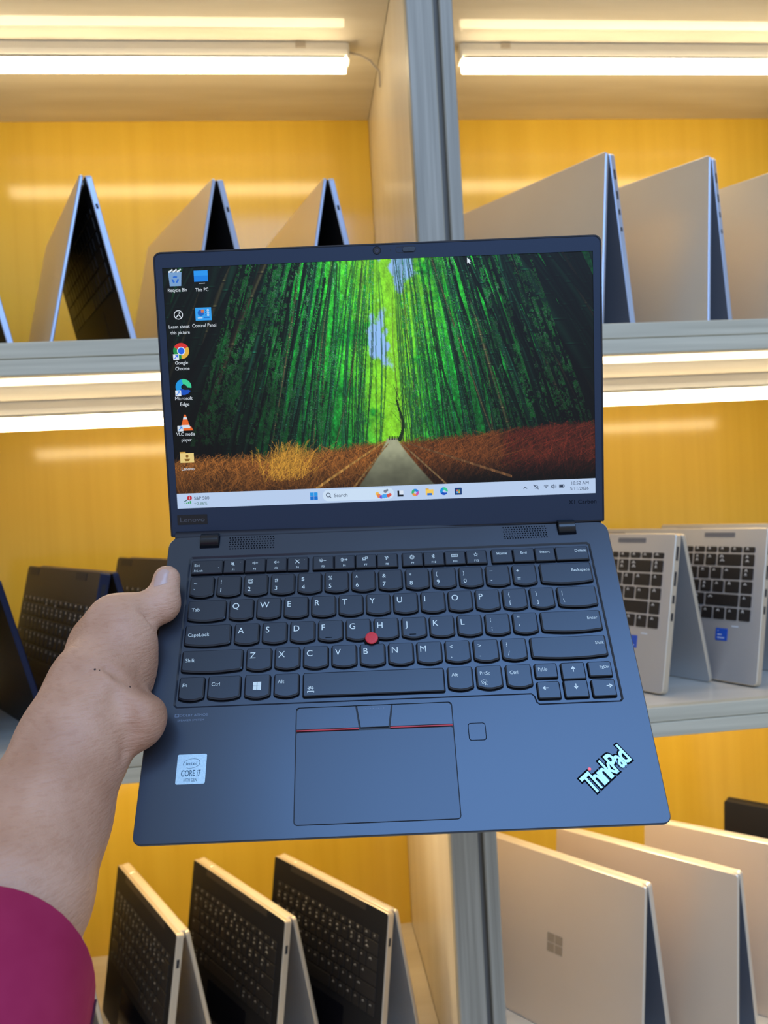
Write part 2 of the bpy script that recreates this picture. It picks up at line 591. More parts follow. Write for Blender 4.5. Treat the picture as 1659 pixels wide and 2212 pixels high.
def icon(mb, name, x, y, s):
    """little line drawings on the function keys, s = half size"""
    w = s * .26
    if name in ('mute', 'vdn', 'vup'):
        mb.stroke([(x - s, y - s * .35), (x - s * .5, y - s * .35), (x, y - s * .8), (x, y + s * .8), (x - s * .5, y + s * .35), (x - s, y + s * .35), (x - s, y - s * .35)], w, ZL)
        if name == 'mute':
            mb.stroke([(x - s, y + s), (x + s * .6, y - s)], w, ZL)
        if name in ('vdn', 'vup'):
            mb.stroke([(x + s * .5, y), (x + s * 1.6, y)], w, ZL)
        if name == 'vup':
            mb.stroke([(x + s * 1.05, y - s * .55), (x + s * 1.05, y + s * .55)], w, ZL)
    elif name == 'mic':
        mb.stroke([(x - s, y - s), (x + s, y + s)], w, ZL)
        mb.stroke([(x - s, y + s), (x + s, y - s)], w * 1.6, ZL)
    elif name in ('bdn', 'bup'):
        mb.ring(x - s * .5, y, ZL, s * .32, s * .55, n=12)
        for k in range(8):
            a = k * math.pi / 4
            mb.stroke([(x - s * .5 + s * .75 * math.cos(a), y + s * .75 * math.sin(a)), (x - s * .5 + s * math.cos(a), y + s * math.sin(a))], w * .8, ZL)
        mb.stroke([(x + s * .8, y), (x + s * 1.8, y)], w, ZL)
        if name == 'bup':
            mb.stroke([(x + s * 1.3, y - s * .5), (x + s * 1.3, y + s * .5)], w, ZL)
    elif name == 'proj':
        mb.stroke([(x - s, y - s * .2), (x + s * .3, y - s * .2), (x + s * .3, y + s * .6), (x - s, y + s * .6), (x - s, y - s * .2)], w, ZL)
        mb.stroke([(x + s * .5, y + s * .2), (x + s * 1.3, y + s * .2), (x + s * 1.3, y + s), (x + s * .2, y + s)], w, ZL)
        mb.rect(x - s * 1.2, x + s * .5, y - s * .8, y - s * .5, ZL)
    elif name == 'radio':
        mb.stroke([(x, y - s), (x, y + s * .3), (x - s * .7, y + s)], w, ZL)
        mb.stroke([(x, y + s * .3), (x + s * .7, y + s)], w, ZL)
        mb.ring(x, y + s * .3, ZL, s * .8, s, -40, 40, 6)
    elif name == 'gear':
        mb.ring(x, y, ZL, s * .35, s * .7, n=12)
        for k in range(8):
            a = k * math.pi / 4
            mb.stroke([(x + s * .6 * math.cos(a), y + s * .6 * math.sin(a)), (x + s * math.cos(a), y + s * math.sin(a))], w * 1.2, ZL)
    elif name == 'bt':
        mb.stroke([(x - s * .6, y - s * .5), (x + s * .5, y + s * .5), (x, y + s), (x, y - s), (x + s * .5, y - s * .5), (x - s * .6, y + s * .5)], w * .8, ZL)
    elif name == 'kbd':
        mb.stroke([(x - s * 1.3, y - s * .6), (x + s * 1.3, y - s * .6), (x + s * 1.3, y + s * .6), (x - s * 1.3, y + s * .6), (x - s * 1.3, y - s * .6)], w * .8, ZL)
        for r_ in (-.25, .25):
            for k in range(5):
                mb.rect(x + s * (-1.0 + k * .42), x + s * (-.75 + k * .42), y + s * (r_ - .14), y + s * (r_ + .14), ZL)
    elif name == 'star':
        pts = [(x + s * (1 if k % 2 == 0 else .42) * math.sin(k * math.pi / 5), y + s * (1 if k % 2 == 0 else .42) * math.cos(k * math.pi / 5)) for k in range(11)]
        mb.stroke(pts, w * .7, ZL)
    elif name == 'win':
        for sx in (0, 1):
            for sy in (0, 1):
                a = (x - s + sx * s * 1.05, x - s + sx * s * 1.05 + s * .92)
                c = (y - s + sy * s * 1.05, y - s + sy * s * 1.05 + s * .92)
                mb.poly([(a[0], c[0] - (0 if sx == 0 else s * .06)), (a[1], c[0] - (s * .05 if sx == 0 else s * .14)), (a[1], c[1]), (a[0], c[1])], ZL)
    elif name == 'light':
        mb.rect(x - s, x + s, y - s * .5, y - s * .28, ZL)
        for k in range(5):
            a = math.radians(150 - k * 30)
            mb.stroke([(x + s * .45 * math.cos(a), y + s * .5 * math.sin(a)), (x + s * 1.1 * math.cos(a), y + s * 1.2 * math.sin(a))], w * .8, ZL)
        for k in (-1, 1):
            mb.stroke([(x + k * s, y - s * .4), (x + k * s, y - s * .8)], w * .7, ZL)
    elif name == 'snip':
        for k in range(9):
            a = math.radians(k * 36)
            mb.disc(x + s * .9 * math.cos(a), y + s * .2 + s * .8 * math.sin(a), ZL, s * .16, 6)
        mb.stroke([(x - s * .3, y + s * .2), (x + s * .9, y - s)], w, ZL)
        mb.stroke([(x + s * .4, y + s * .1), (x + s * .3, y - s)], w, ZL)
    elif name in ('up', 'down', 'left', 'right'):
        dx, dy = {'up': (0, 1), 'down': (0, -1), 'left': (-1, 0), 'right': (1, 0)}[name]
        mb.stroke([(x - dx * s, y - dy * s), (x + dx * s * .2, y + dy * s * .2)], w * 1.1, ZL)
        px_, py_ = -dy, dx
        mb.poly([(x + dx * s, y + dy * s), (x - dx * s * .1 + px_ * s * .8, y - dy * s * .1 + py_ * s * .8),
                 (x - dx * s * .1 - px_ * s * .8, y - dy * s * .1 - py_ * s * .8)], ZL)


def key(u0, u1, v0, v1, kind, legs):
    """one key from its edges on the deck in mm; legs: (text or icon, mm from left, mm from top, cap height mm, align)"""
    w, h = (u1 - u0) * mm, (v1 - v0) * mm
    o = link('key', key_mesh(w, h, kind), LAP, Matrix.Translation(((u0 + u1) / 2 * mm, -(v0 + v1) / 2 * mm, 0)))
    lg = MB()
    for (s, dx, dy, cap, al) in legs:
        x, y = -w / 2 + dx * mm, h / 2 - dy * mm
        if s.startswith('#i'):
            icon(lg, s[2:], x, y, cap * mm)
        else:
            put_text(lg, s, x, y, ZL, cap * mm, al)
    if lg.v:
        lg.build('legend', M['legend'], o)
    return o


FV = (20.4, 31.4)
key(-142.6, -120.4, *FV, 'f', [('Esc', 2, 5.0, 2.1, 'L'), ('FnLock', 2, 9.2, 1.5, 'L'), ('.', 19.3, 6.6, 2.6, 'C')])
for k, (ic, nm) in enumerate((('mute', 'F1'), ('vdn', 'F2'), ('vup', 'F3'), ('mic', 'F4'))):
    u = -119.8 + 15.35 * k
    key(u, u + 14.75, *FV, 'f', [('#i' + ic, 7.0, 3.8, 1.35, 'C'), (nm, 7.2, 9.4, 1.55, 'C')] + ([('.', 12.2, 2.8, 1.6, 'C')] if k in (0, 3) else []))
for k, (ic, nm) in enumerate((('bdn', 'F5'), ('bup', 'F6'), ('proj', 'F7'), ('radio', 'F8'))):
    u = -55.4 + 15.35 * k
    key(u, u + 14.75, *FV, 'f', [('#i' + ic, 6.6, 3.9, 1.5, 'C'), (nm, 7.2, 9.4, 1.55, 'C')])
for k, (ic, nm) in enumerate((('gear', 'F9'), ('bt', 'F10'), ('kbd', 'F11'), ('star', 'F12'))):
    u = 8.9 + 15.35 * k
    key(u, u + 14.75, *FV, 'f', [('#i' + ic, 7.0, 3.9, 1.65, 'C'), (nm, 7.2, 9.4, 1.55, 'C')])
for u0, u1, s, al in ((73.4, 88.4, 'Home', 'C'), (89.0, 104.2, 'End', 'C'), (104.8, 119.2, 'Insert', 'C'), (119.8, 143.2, 'Delete', 'R')):
    key(u0, u1, *FV, 'f', [(s, (u1 - u0) / 2 if al == 'C' else u1 - u0 - 1.4, 4.6, 2.1, al)])
NV = (34.0, 50.2)
for k, (a, c) in enumerate((('~', '`'), ('!', '1'), ('@', '2'), ('#', '3'), ('$', '4'), ('%', '5'), ('^', '6'), ('&', '7'), ('*', '8'), ('(', '9'), (')', '0'), ('_', '-'), ('+', '='))):
    u = -142.4 + 19.1 * k
    top = 6.0 if a not in '~^*_' else (6.4 if a != '_' else 3.6)
    key(u, u + 16.7, *NV, 'k', [(a, 2.6, top, 2.9, 'L'), (c, 2.8, 12.6, 3.2, 'L')])
key(106.4, 143.2, *NV, 'k', [('Backspace', 35.2, 6.6, 2.2, 'R')])
QV = (52.8, 68.7)
key(-142.2, -115.9, *QV, 'k', [('Tab', 2.8, 8.2, 2.5, 'L')])
for k, a in enumerate('QWERTYUIOP'):
    u = -113.4 + 19.1 * k
    key(u, u + 16.7, *QV, 'k', [(a, 2.3, 7.2, 4.2, 'L')])
for k, (a, c) in enumerate((('{', '['), ('}', ']'))):
    u = -113.4 + 19.1 * (10 + k)
    key(u, u + 16.7, *QV, 'k', [(a, 3.8, 5.6, 2.6, 'L'), (c, 4.2, 11.8, 2.6, 'L')])
key(116.0, 143.2, *QV, 'k', [('|', 3.0, 5.8, 2.6, 'L'), ('\\', 3.2, 11.8, 2.6, 'L')])
AV = (71.6, 87.2)
key(-142.6, -111.3, *AV, 'k', [('CapsLock', 2.4, 8.2, 2.5, 'L'), ('.', 28.5, 2.9, 1.8, 'C')])
for k, a in enumerate('ASDFGHJKL'):
    u = -108.6 + 19.1 * k
    key(u, u + 16.7, *AV, 'k', [(a, 2.3, 7.2, 4.2, 'L')])
for k, (a, c) in enumerate(((':', ';'), ('"', "'"))):
    u = -108.6 + 19.1 * (9 + k)
    key(u, u + 16.7, *AV, 'k', [(a, 3.4, 5.6, 3.2, 'L'), (c, 3.8, 12.0, 3.2, 'L')])
key(101.6, 143.0, *AV, 'k', [('Enter', 38.8, 6.6, 2.2, 'R')])
ZV = (90.3, 106.1)
key(-142.8, -102.0, *ZV, 'k', [('Shift', 2.6, 8.0, 2.5, 'L')])
for k, a in enumerate('ZXCVBNM'):
    u = -99.4 + 19.1 * k
    key(u, u + 16.7, *ZV, 'k', [(a, 2.3, 7.0, 4.2, 'L')])
for k, (a, c) in enumerate((('<', ','), ('>', '.'), ('?', '/'))):
    u = -99.4 + 19.1 * (7 + k)
    key(u, u + 16.7, *ZV, 'k', [(a, 3.0, 5.8, 3.0, 'L'), (c, 3.6, 12.0, 3.0, 'L')])
key(92.0, 143.2, *ZV, 'k', [('Shift', 49.2, 6.4, 2.2, 'R')])
BV = (109.0, 125.2)
for u0, u1, s in ((-142.8, -126.2, 'Fn'), (-123.8, -102.3, 'Ctrl'), (-99.5, -82.8, '#iwin'), (-80.2, -63.8, 'Alt'), (-61.0, 32.0, '#ilight'),
                  (34.6, 51.0, 'Alt'), (53.5, 70.4, 'PrtSc'), (73.2, 90.0, 'Ctrl')):
    kind = 'k' if s != '#ilight' else 's'
    if s == '#iwin':
        lg = [(s, 8.2, 7.6, 2.7, 'C')]
    elif s == '#ilight':
        lg = [(s, 5.0, 12.0, 2.1, 'C')]
    elif s == 'PrtSc':
        lg = [(s, 2.4, 6.2, 2.2, 'L'), ('#isnip', 4.6, 11.4, 1.9, 'C')]
    else:
        lg = [(s, 2.4, 6.6, 2.4, 'L')]
    key(u0, u1, *BV, kind, lg)
for u0, u1, v0, v1, s in ((92.5, 107.2, 108.9, 119.0, 'PgUp'), (110.0, 125.6, 108.9, 120.7, '#iup'), (128.0, 143.4, 108.9, 119.3, 'PgDn'),
                          (92.5, 107.2, 121.4, 133.0, '#ileft'), (110.0, 125.6, 121.2, 133.0, '#idown'), (128.2, 143.6, 121.4, 133.0, '#iright')):
    if s.startswith('#'):
        dx = {'#ileft': 5.0, '#iright': 11.6}.get(s, 7.8)
        lg = [(s, dx, 4.6, 1.9, 'C')]
    else:
        lg = [(s, 2.2 if s == 'PgUp' else 13.6, 5.0, 2.0, 'L' if s == 'PgUp' else 'R')]
    key(u0, u1, v0, v1, 's', lg)
for u in (-44.2, 13.1):      # homing bars on F and J
    MB().box(u * mm - .0022, u * mm + .0022, -.0845, -.0841, .0009, .0014).build('homing_bar', M['keyside'], LAP)

# pointing stick: red cap on a dark collar
t = MB()
t.loft([[(-.015 + r * math.cos(a), -.0868 + r * math.sin(a), z) for a in [2 * math.pi * k / 28 for k in range(28)]] for r, z in
        ((.0052, -.001), (.0052, .0009))], cap=True)
t.build('stick_collar', M['keyside'], LAP)
t = MB()
prof = ((.0026, .0009), (.0030, .0018), (.0041, .0026), (.0044, .0032), (.0042, .0037), (.0034, .0040), (.0008, .0040))
t.loft([[(-.015 + r * math.cos(a), -.0868 + r * math.sin(a), z) for a in [2 * math.pi * k / 28 for k in range(28)]] for r, z in prof])
ts_ = t.build('pointing_stick', M['red'], LAP, smooth=True, angle=50)
d = MB()
for ix in range(-7, 8):
    for iy in range(-7, 8):
        x, y = ix * .00045, iy * .00045
        if x * x + y * y < .0031 ** 2:
            d.add([(-.015 + x - .00014, -.0868 + y, .00400), (-.015 + x, -.0868 + y - .00014, .00400), (-.015 + x + .00014, -.0868 + y, .00400),
                   (-.015 + x, -.0868 + y + .00014, .00400), (-.015 + x, -.0868 + y, .0042)], [(0, 1, 4), (1, 2, 4), (2, 3, 4), (3, 0, 4)])
tag(d.build('cap_grip', M['red'], ts_), kind='stuff')

# touchpad with three buttons above it
pl = rrect(-.06505, .03535, -.20475, -.14850, .0018, 3)
MB().prism(pl, -.0011, -.00005, .0002).build('touchpad', grain(mat('touchpad_glass', (.045, .062, .09), 0.34, spec=1.0, tint=(.66, .82, 1)), (.022, .027, .040), (.026, .032, .048), (1, 1, 1), 8), LAP)
for nm, pts, stripe in (('left', [(-.06505, -.1469), (-.0247, -.1469), (-.0268, -.1326), (-.0632, -.1326), (-.06505, -.1344)], True),
                        ('mid', [(-.0239, -.1469), (-.0058, -.1469), (-.0036, -.1326), (-.0261, -.1326)], False),
                        ('right', [(-.0050, -.1469), (.03535, -.1469), (.03535, -.1344), (.0335, -.1326), (-.0029, -.1326)], True)):
    bt = MB().prism(pts, -.0011, .00015, .00025).build('pad_button', M['shell'], LAP)
    x0, x1 = pts[0][0], pts[1][0]
    if stripe:
        MB().box(x0 + .0002, x1 - .0002, -.14785, -.14715, -.001, .0002).build('red_stripe', M['redline'], bt)
    else:
        dd = MB()
        for ix in range(8):
            dd.disc(-.0205 + ix * .0017, -.1347 - (ix % 2) * .0, .00022, .0003, 8)
        tag(dd.build('raised_dots', M['faint'], bt), kind='stuff')
# fingerprint reader
MB().prism(rrect(.0447, .0560, -.1582, -.1468, .0018, 4), -.0005, .00005).build('reader_gap', M['darkprint'], LAP)
MB().prism(rrect(.0451, .0556, -.1578, -.1472, .0016, 4), -.0005, .00012, .00006).build('fingerprint_reader', M['shell'], LAP)

# spine between the two halves
MB().tube([(-.158, .0035, -.0062), (.158, .0035, -.0062)], .0050, 16).build('hinge_spine', M['edgeblack'], LAP, smooth=True, angle=40)
# hinges and speaker holes
for x0, x1 in ((-.1380, -.1247), (.1247, .1372)):
    h = MB()
    rings = []
    for x in (x0, x0 + .0004, x1 - .0004, x1):
        r = .0054 if x in (x0, x1) else .0058
        rings.append([(x, -.0028 + r * math.cos(a), -.0018 + r * math.sin(a)) for a in [2 * math.pi * k / 24 for k in range(24)]])
    h.loft(rings)
    h.build('hinge', M['gloss'], LAP, smooth=True, angle=40)
    MB().prism(rrect(x0 - .0006, x1 + .0006, -.0098, .0002, .0008, 2), -.0005, .00008).build('hinge_slot', M['darkprint'], LAP)
for x0, x1 in ((-.1168, -.0846), (.0845, .1157)):
    g = MB()
    for ix in range(17):
        for iy in range(6):
            g.disc(x0 + (x1 - x0) * (ix + .25 * (iy % 2)) / 16.25, -.0018 - .0092 * iy / 5, .00006, .00056, 8)
    tag(g.build('speaker_holes', M['darkprint'], LAP), kind='stuff')

# stickers and emblem on the palm rest
st = MB().prism(rrect(-.1391, -.1208, -.1780, -.1596, .0010, 3), 0, .00012).build('processor_sticker', M['sticker'], LAP)
k = MB()
k.ring(-.12995, -.16535, .00016, .0050, .00535, -130, 190, 40, 0, .56, .12)
put_text(k, 'intel', -.13, -.1664, .00016, .0021, 'C', .0068)
put_text(k, 'CORE i7', -.13, -.1732, .00016, .0037, 'C', .0122, bold=.012)
put_text(k, '10TH GEN', -.13, -.1764, .00016, .0019, 'C', .0082, bold=.008)
k.build('sticker_print', M['stickink'], st)
k = MB()
k.stroke([(-.1436, -.1352), (-.1412, -.1352), (-.1412, -.1334), (-.1436, -.1334), (-.1436, -.1352)], .0004, .00005)
put_text(k, 'DOLBY ATMOS', -.1406, -.1351, .00005, .0016, 'L', .0180)
put_text(k, 'SPEAKER SYSTEM', -.1418, -.1382, .00005, .0012, 'L', .0172)
k.build('audio_print', M['faint'], LAP)
# slanted metal emblem with a red dot over the i
rot = math.radians(36.8)
e0 = (.1172, -.1943)


def emblem(bold, z0, z1, mi_mat, nm, parent, w=.0342, cap=.0118, grow=0.0, bev=0.0):
    c = bpy.data.curves.new('emblem', 'FONT')
    c.body, c.size, c.resolution_u, c.offset = 'Th\u0131nkPad', 1.0, 3, bold
    c.space_character = .84
    c.extrude = 0.03
    c.bevel_depth = bev
    o = bpy.data.objects.new('emblem', c)
    me = bpy.data.meshes.new_from_object(o)
    xs = [v.co.x for v in me.vertices]
    zs = [v.co.z for v in me.vertices]
    kx, ky = (w + 2 * grow) / (max(xs) - min(xs)), cap / .682
    zr = max(max(zs) - min(zs), 1e-6)
    for v in me.vertices:
        x, y = (v.co.x - min(xs)) * kx - grow, v.co.y * ky
        z = z0 + (v.co.z - min(zs)) / zr * (z1 - z0)
        v.co = (e0[0] + x * math.cos(rot) - y * math.sin(rot), e0[1] + x * math.sin(rot) + y * math.cos(rot), z)
    me.materials.clear()
    me.materials.append(mi_mat)
    bpy.data.objects.remove(o)
    return link(nm, me, parent)


em = emblem(.085, 0, .00025, M['darkprint'], 'emblem_plate', LAP, grow=.0007)
emblem(.012, .0001, .0007, M['chrome'], 'emblem_letters', em, bev=.018)
dm = MB()
dm.loft([[(.1174 + r * math.cos(a), -.1788 + r * math.sin(a), z) for a in [2 * math.pi * q / 16 for q in range(16)]] for r, z in ((.0010, 0), (.0010, .0006), (.0006, .0010), (.0001, .0011))])
dm.build('emblem_dot', mat('pink_lit_dot', (.9, .12, .2), .3, emit=(1, .25, .35), emit_s=.5), em, smooth=True)

# lid ---------------------------------------------------------------
lo = rrect(-.1612, .1612, -.0212, .1856, (.0012, .0012, .0055, .0055), 5)
l = MB()
l.loft([[(x, y, z) for x, y in o] for o, z in ((offset(lo, -.003), -.0058), (lo, -.0040), (lo, -.0002), (offset(lo, -.0004), .0003), (offset(lo, -.0011), .0003), (offset(lo, -.0013), -.0002))], cap=False)
l.poly([(x, y) for x, y in reversed(offset(lo, -.003))], -.0058)
l.build('lid', M['edgeblack'], LAP, LIDM)
SW, SH = .3099, .1743
SCRH = rrect(-SW / 2, SW / 2, 0, SH, .0001, 1)
bz = MB()
bo = offset(lo, -.0013)
bz.holed(bo, [SCRH[::-1]], 0.0)
bz.loft([[(x, y, 0) for x, y in SCRH], [(x, y, -.0006) for x, y in SCRH]], 1, cap=False)
BEZ = bz.build('screen_bezel', [M['lidshell'], M['edgeblack']], LAP, LIDM)
cm = MB()
cm.disc(.0002, .1806, .00005, .0026, 24, 0)
cm.ring(.0002, .1806, .00008, .0026, .0029, n=24, mi=2)
cm.disc(.0002, .1804, .00009, .0013, 20, 1)
cm.disc(.0002, .1804, .00012, .0005, 12, 0)
cm.build('webcam', [M['black'], M['lens'], M['darkprint']], BEZ)
sl = MB()
sl.prism(rrect(.0136, .0282, .1784, .1826, .0019, 5), 0, .00005, mi=0)
sl.prism(rrect(.0140, .0279, .1786, .1822, .0017, 5), 0, .0001, mi=2)
sl.prism(rrect(.0186, .0277, .1788, .1821, .0016, 5), 0, .0007, .0002, mi=1)
sl.box(.0232, .0234, .1792, .1817, .0006, .00085, 0)
sl.disc(.0100, .1806, .00005, .0004, 10, 0)
sl.build('camera_shutter', [M['black'], M['shell'], M['lidshell']], BEZ)
pt = MB()
pt.prism(rrect(-.1555, -.1332, -.0121, -.0048, .0003, 1), 0, .00025).build('maker_plate', M['black'], BEZ)
put_text(MB(), 'Lenovo', -.1534, -.0101, .0003, .0033, 'L', .0182).build('maker_lettering', M['platelet'], BEZ)
put_text(MB(), 'X1 Carbon', .1350, -.0075, .00006, .0030, 'L', .0204, rot=.004).build('model_lettering', M['darkprint'], BEZ)


# ------------------------------------------------------------------ the lit display: a picture of a path through bamboo, desktop icons, task bar
def vnoise(h, w, sy, sx, seed):
    """smooth value noise sampled on an h x w grid with cells of sy x sx"""
    rg = np.random.default_rng(seed)
    gy, gx = int(h / sy) + 3, int(w / sx) + 3
    g = rg.random((gy, gx))
    y, x = np.arange(h) / sy, np.arange(w) / sx
    iy, ix = y.astype(int), x.astype(int)
    fy, fx = y - iy, x - ix
    fy, fx = fy * fy * (3 - 2 * fy), fx * fx * (3 - 2 * fx)
    a = g[iy][:, ix] * (1 - fx) + g[iy][:, ix + 1] * fx
    b_ = g[iy + 1][:, ix] * (1 - fx) + g[iy + 1][:, ix + 1] * fx
    return a * (1 - fy)[:, None] + b_ * fy[:, None]


def wallpaper(Hh, Ww):
    rg = np.random.default_rng(3)
    V, U = np.meshgrid(np.linspace(0, .938, Hh), np.linspace(0, 1, Ww), indexing='ij')
    vx, vy = .518, .735
    side = np.abs(U - .522 - .01 * np.sin(V * 9))
    sm = lambda a, b_, x: np.clip((x - a) / (b_ - a), 0, 1) ** 2 * (3 - 2 * np.clip((x - a) / (b_ - a), 0, 1))
    C3 = lambda r, g, b_: np.array([r, g, b_]) / 255.0
    n1 = vnoise(Hh, Ww, 46, 50, 1) * .5 + vnoise(Hh, Ww, 18, 20, 2) * .3 + vnoise(Hh, Ww, 6, 7, 4) * .2
    n2 = vnoise(Hh, Ww, 9, 5, 5) * .45 + vnoise(Hh, Ww, 3, 2.2, 6) * .35 + rg.random((Hh, Ww)) * .2
    n3 = vnoise(Hh, Ww, 70, 26, 7) * .6 + vnoise(Hh, Ww, 14, 9, 8) * .4
    # leaf light: strongest around the gap over the path and towards the top
    glow = np.exp(-(side / (.045 + .09 * (1 - V))) ** 2)
    spread = np.exp(-((side - .02) / .36) ** 2) * (1 - .45 * sm(.3, .75, V))
    g = C3(8, 66, 42)[None, None] * (1 - spread[..., None]) + C3(30, 205, 60)[None, None] * spread[..., None]
    img = g * (.35 + 1.15 * n2[..., None] * (.55 + .9 * n1[..., None]))
    yg = C3(150, 226, 40)
    k = (glow * sm(.30, .62, n1 + .25 * glow))[..., None] * .9
    img = img * (1 - k) + yg * (.72 + .5 * n2[..., None]) * k
    # sky seen through the leaves above the path
    cxs = .525 + .028 * np.sin(V * 11 + 1.2)
    sky = np.exp(-((U - cxs) / (.030 + .16 * np.clip(.16 - V, 0, 1))) ** 2) * (1 - sm(.42, .58, V))
    k = np.clip(sm(.60, .70, n3 * .62 + sky * .26 + n2 * .14) * sm(.08, .4, sky), 0, 1)[..., None]
    img = img * (1 - k) + C3(150, 195, 250) * k
    # sparkles of light between the stems
    k = ((rg.random((Hh, Ww)) > .985) & (n3 > .55)).astype(float)[..., None] * .55 * (spread[..., None] * .5 + .35)
    img = img * (1 - k) + C3(190, 235, 205) * k
    # bamboo stems, far thin ones near the path first, near thick ones last; all lean together high above
    stems = []
    for i in range(270):
        sgn = -1 if i % 2 else 1
        d = .026 + .66 * rg.random() ** 1.15
        stems.append((d, sgn))
    stems.sort()
    jj = np.arange(Ww)
    vrow = np.linspace(0, .938, Hh)
    lean_at = lambda d, sgn, h, q: -sgn * (.022 * min(1, d / .1) + .36 * d) * q * h
    for d, sgn in stems:
        near = min(d / .5, 1)
        base = vx + sgn * d
        w = (.0016 + .0150 * near ** 1.9) * (.45 + .95 * rg.random())
        if near > .62 and rg.random() < .35:
            w *= 1.9
        q = 1 + .22 * rg.standard_normal() + (.25 * near if sgn > 0 else 0)
        top_v = 0 if rg.random() < .8 else .3 * rg.random()
        foot = .77 + .06 * near
        bend = rg.normal(0, .010)
        dark = np.clip(rg.normal(.62, .25), .15, 1.2)
        c0 = C3(24, 88, 66) * dark * (1.12 - .66 * near) + C3(80, 150, 80) * .30 * (1 - near) ** 2
        if rg.random() < .06:
            c0 = C3(120, 118, 78) * (.9 - .45 * near)
        node = .020 + .052 * near
        ph = rg.random()
        for i in range(int(top_v / .938 * Hh), int(min(foot, .937) / .938 * Hh)):
            h = (.77 - vrow[i])
            c = base + lean_at(d, sgn, h, q) + bend * math.sin(h * 4)
            ww = w * (1 - .3 * h)
            a, e = int((c - ww / 2) * Ww), int((c + ww / 2) * Ww) + 1
            a, e = max(a, 0), min(e, Ww)
            if e <= a:
                continue
            x = (jj[a:e] / Ww - c) / max(ww, 1e-5) + .5
            shade = .5 + .85 * np.exp(-((x - (.70 if sgn < 0 else .30)) / .25) ** 2)
            fr = ((vrow[i] * (1 - .3 * near) / node) + ph) % 1
            if near > .25:
                if fr < .05:
                    shade = shade * 1.8
                elif fr < .11:
                    shade = shade * .5
            al = .95 if near > .45 else (.5 + 1.0 * near) * (1 - .62 * (1 - near) * max(0, 1 - vrow[i] / .5))
            img[i, a:e] = img[i, a:e] * (1 - al) + (c0[None] * shade[:, None]) * al
    # the forest closes in and darkens away from the path and towards its foot
    vig = 1 - .70 * sm(.20, .50, side) * (.55 + .45 * sm(.05, .6, V)) - .25 * sm(.35, .75, V) * sm(.03, .2, side)
    img *= np.clip(vig, .1, 1)[..., None]
    # speckled leaf light caught in streaks between the stems
    for i in range(330):
        sgn = -1 if rg.random() < .5 else 1
        d = .05 + .44 * rg.random()
        v0 = -.1 + .75 * rg.random()
        ln = .10 + .30 * rg.random()
        base = vx + sgn * d
        wide = rg.random() * .009 * (.3 + d * 2)
        for i2 in range(max(0, int(v0 / .938 * Hh)), int(min(v0 + ln, .74) / .938 * Hh)):
            h = .77 - vrow[i2]
            c = base + lean_at(d, sgn, h, 1.0)
            a, e = int((c - wide / 2) * Ww), int((c + wide / 2) * Ww) + 1
            a, e = max(a, 0), min(e, Ww)
            if e <= a:
                continue
            m_ = (n2[i2, a:e] + .15 * rg.random(e - a) > .56)
            col = np.where((rg.random(e - a) < .16)[:, None], C3(170, 230, 200)[None], C3(28, 190, 66)[None]) * (.25 + .75 * n1[i2, a:e, None]) * (1.25 - d * 1.3) * (1.1 - .7 * vrow[i2])
            img[i2, a:e][m_] = img[i2, a:e][m_] * .25 + col[m_] * .75
    # dry grass banks
    edge = .748 + .055 * np.clip((np.abs(U - vx) - .02) / .25, 0, 1) * (U < vx) - .05 * np.clip((U - .62) / .3, 0, 1) + .018 * (n3 - .5)
    gn = vnoise(Hh, Ww, 10, 2.2, 11) * .5 + vnoise(Hh, Ww, 26, 30, 12) * .5
    gb = (C3(104, 60, 24)[None, None] * (1 - sm(.55, .95, U))[..., None] + C3(66, 30, 18)[None, None] * sm(.55, .95, U)[..., None])
    gb = gb * (.35 + 1.0 * gn[..., None]) * (1.15 - 1.15 * sm(.80, .95, V) * (.35 + .65 * sm(.5, .75, U)))[..., None]
    k = sm(-.012, .02, V - edge)[..., None]
    img = img * (1 - k) + gb * k

    def blade(u, v, du, dv, col, al=.8):
        n = int(max(abs(du) * Ww, abs(dv) * Hh)) + 1
        t_ = np.linspace(0, 1, n)
        ui = ((u + du * t_ + .3 * du * t_ * t_) * Ww).astype(int)
        vi = ((v + dv * t_) / .938 * Hh).astype(int)
        ok = (ui >= 0) & (ui < Ww) & (vi >= 0) & (vi < Hh)
        img[vi[ok], ui[ok]] = img[vi[ok], ui[ok]] * (1 - al) + np.asarray(col) * al

    for i in range(5200):
        u = rg.random()
        if abs(u - vx) < .03:
            continue
        e = .75 + .05 * min(abs(u - vx) / .25, 1) * (u < vx) - .05 * max(0, min(1, (u - .62) / .3))
        v = e + .01 + (.936 - e) * rg.random() ** 1.2
        s = .02 + .05 * min(1, (v - .72) / .2) * rg.random()
        br = (.35 + .9 * rg.random()) * (1 - .8 * max(0, (v - .84) / .1) * (.4 + .6 * (u > .55)))
        c = (C3(170, 105, 45) if u < .55 else C3(130, 72, 32) if u < .78 else C3(110, 40, 26)) * max(br, .08)
        blade(u, v, rg.normal(0.010 if u > .5 else .004, .016), -s, c, .65)
    for i in range(420):            # sunlit tuft
        u = .265 + .026 * rg.standard_normal()
        v = .80 + .10 * rg.random()
        blade(u, v, rg.normal(.012, .014), -.03 - .05 * rg.random(), C3(236, 170, 60) * (.45 + .6 * rg.random()), .75)
    # the path and its bamboo rails
    w = np.clip((V - .738) / .2, 0, 1)
    lo_, hi_ = .508 - .072 * w ** 1.15, .532 + .085 * w ** 1.15
    k = (sm(-.003, .003, U - lo_) * sm(-.003, .003, hi_ - U) * (V > .738))[..., None]
    pc = C3(150, 152, 124)[None, None] * (.72 + .45 * n1[..., None]) * (1.12 - .55 * sm(.76, .94, V))[..., None]
    img = img * (1 - k) + pc * k
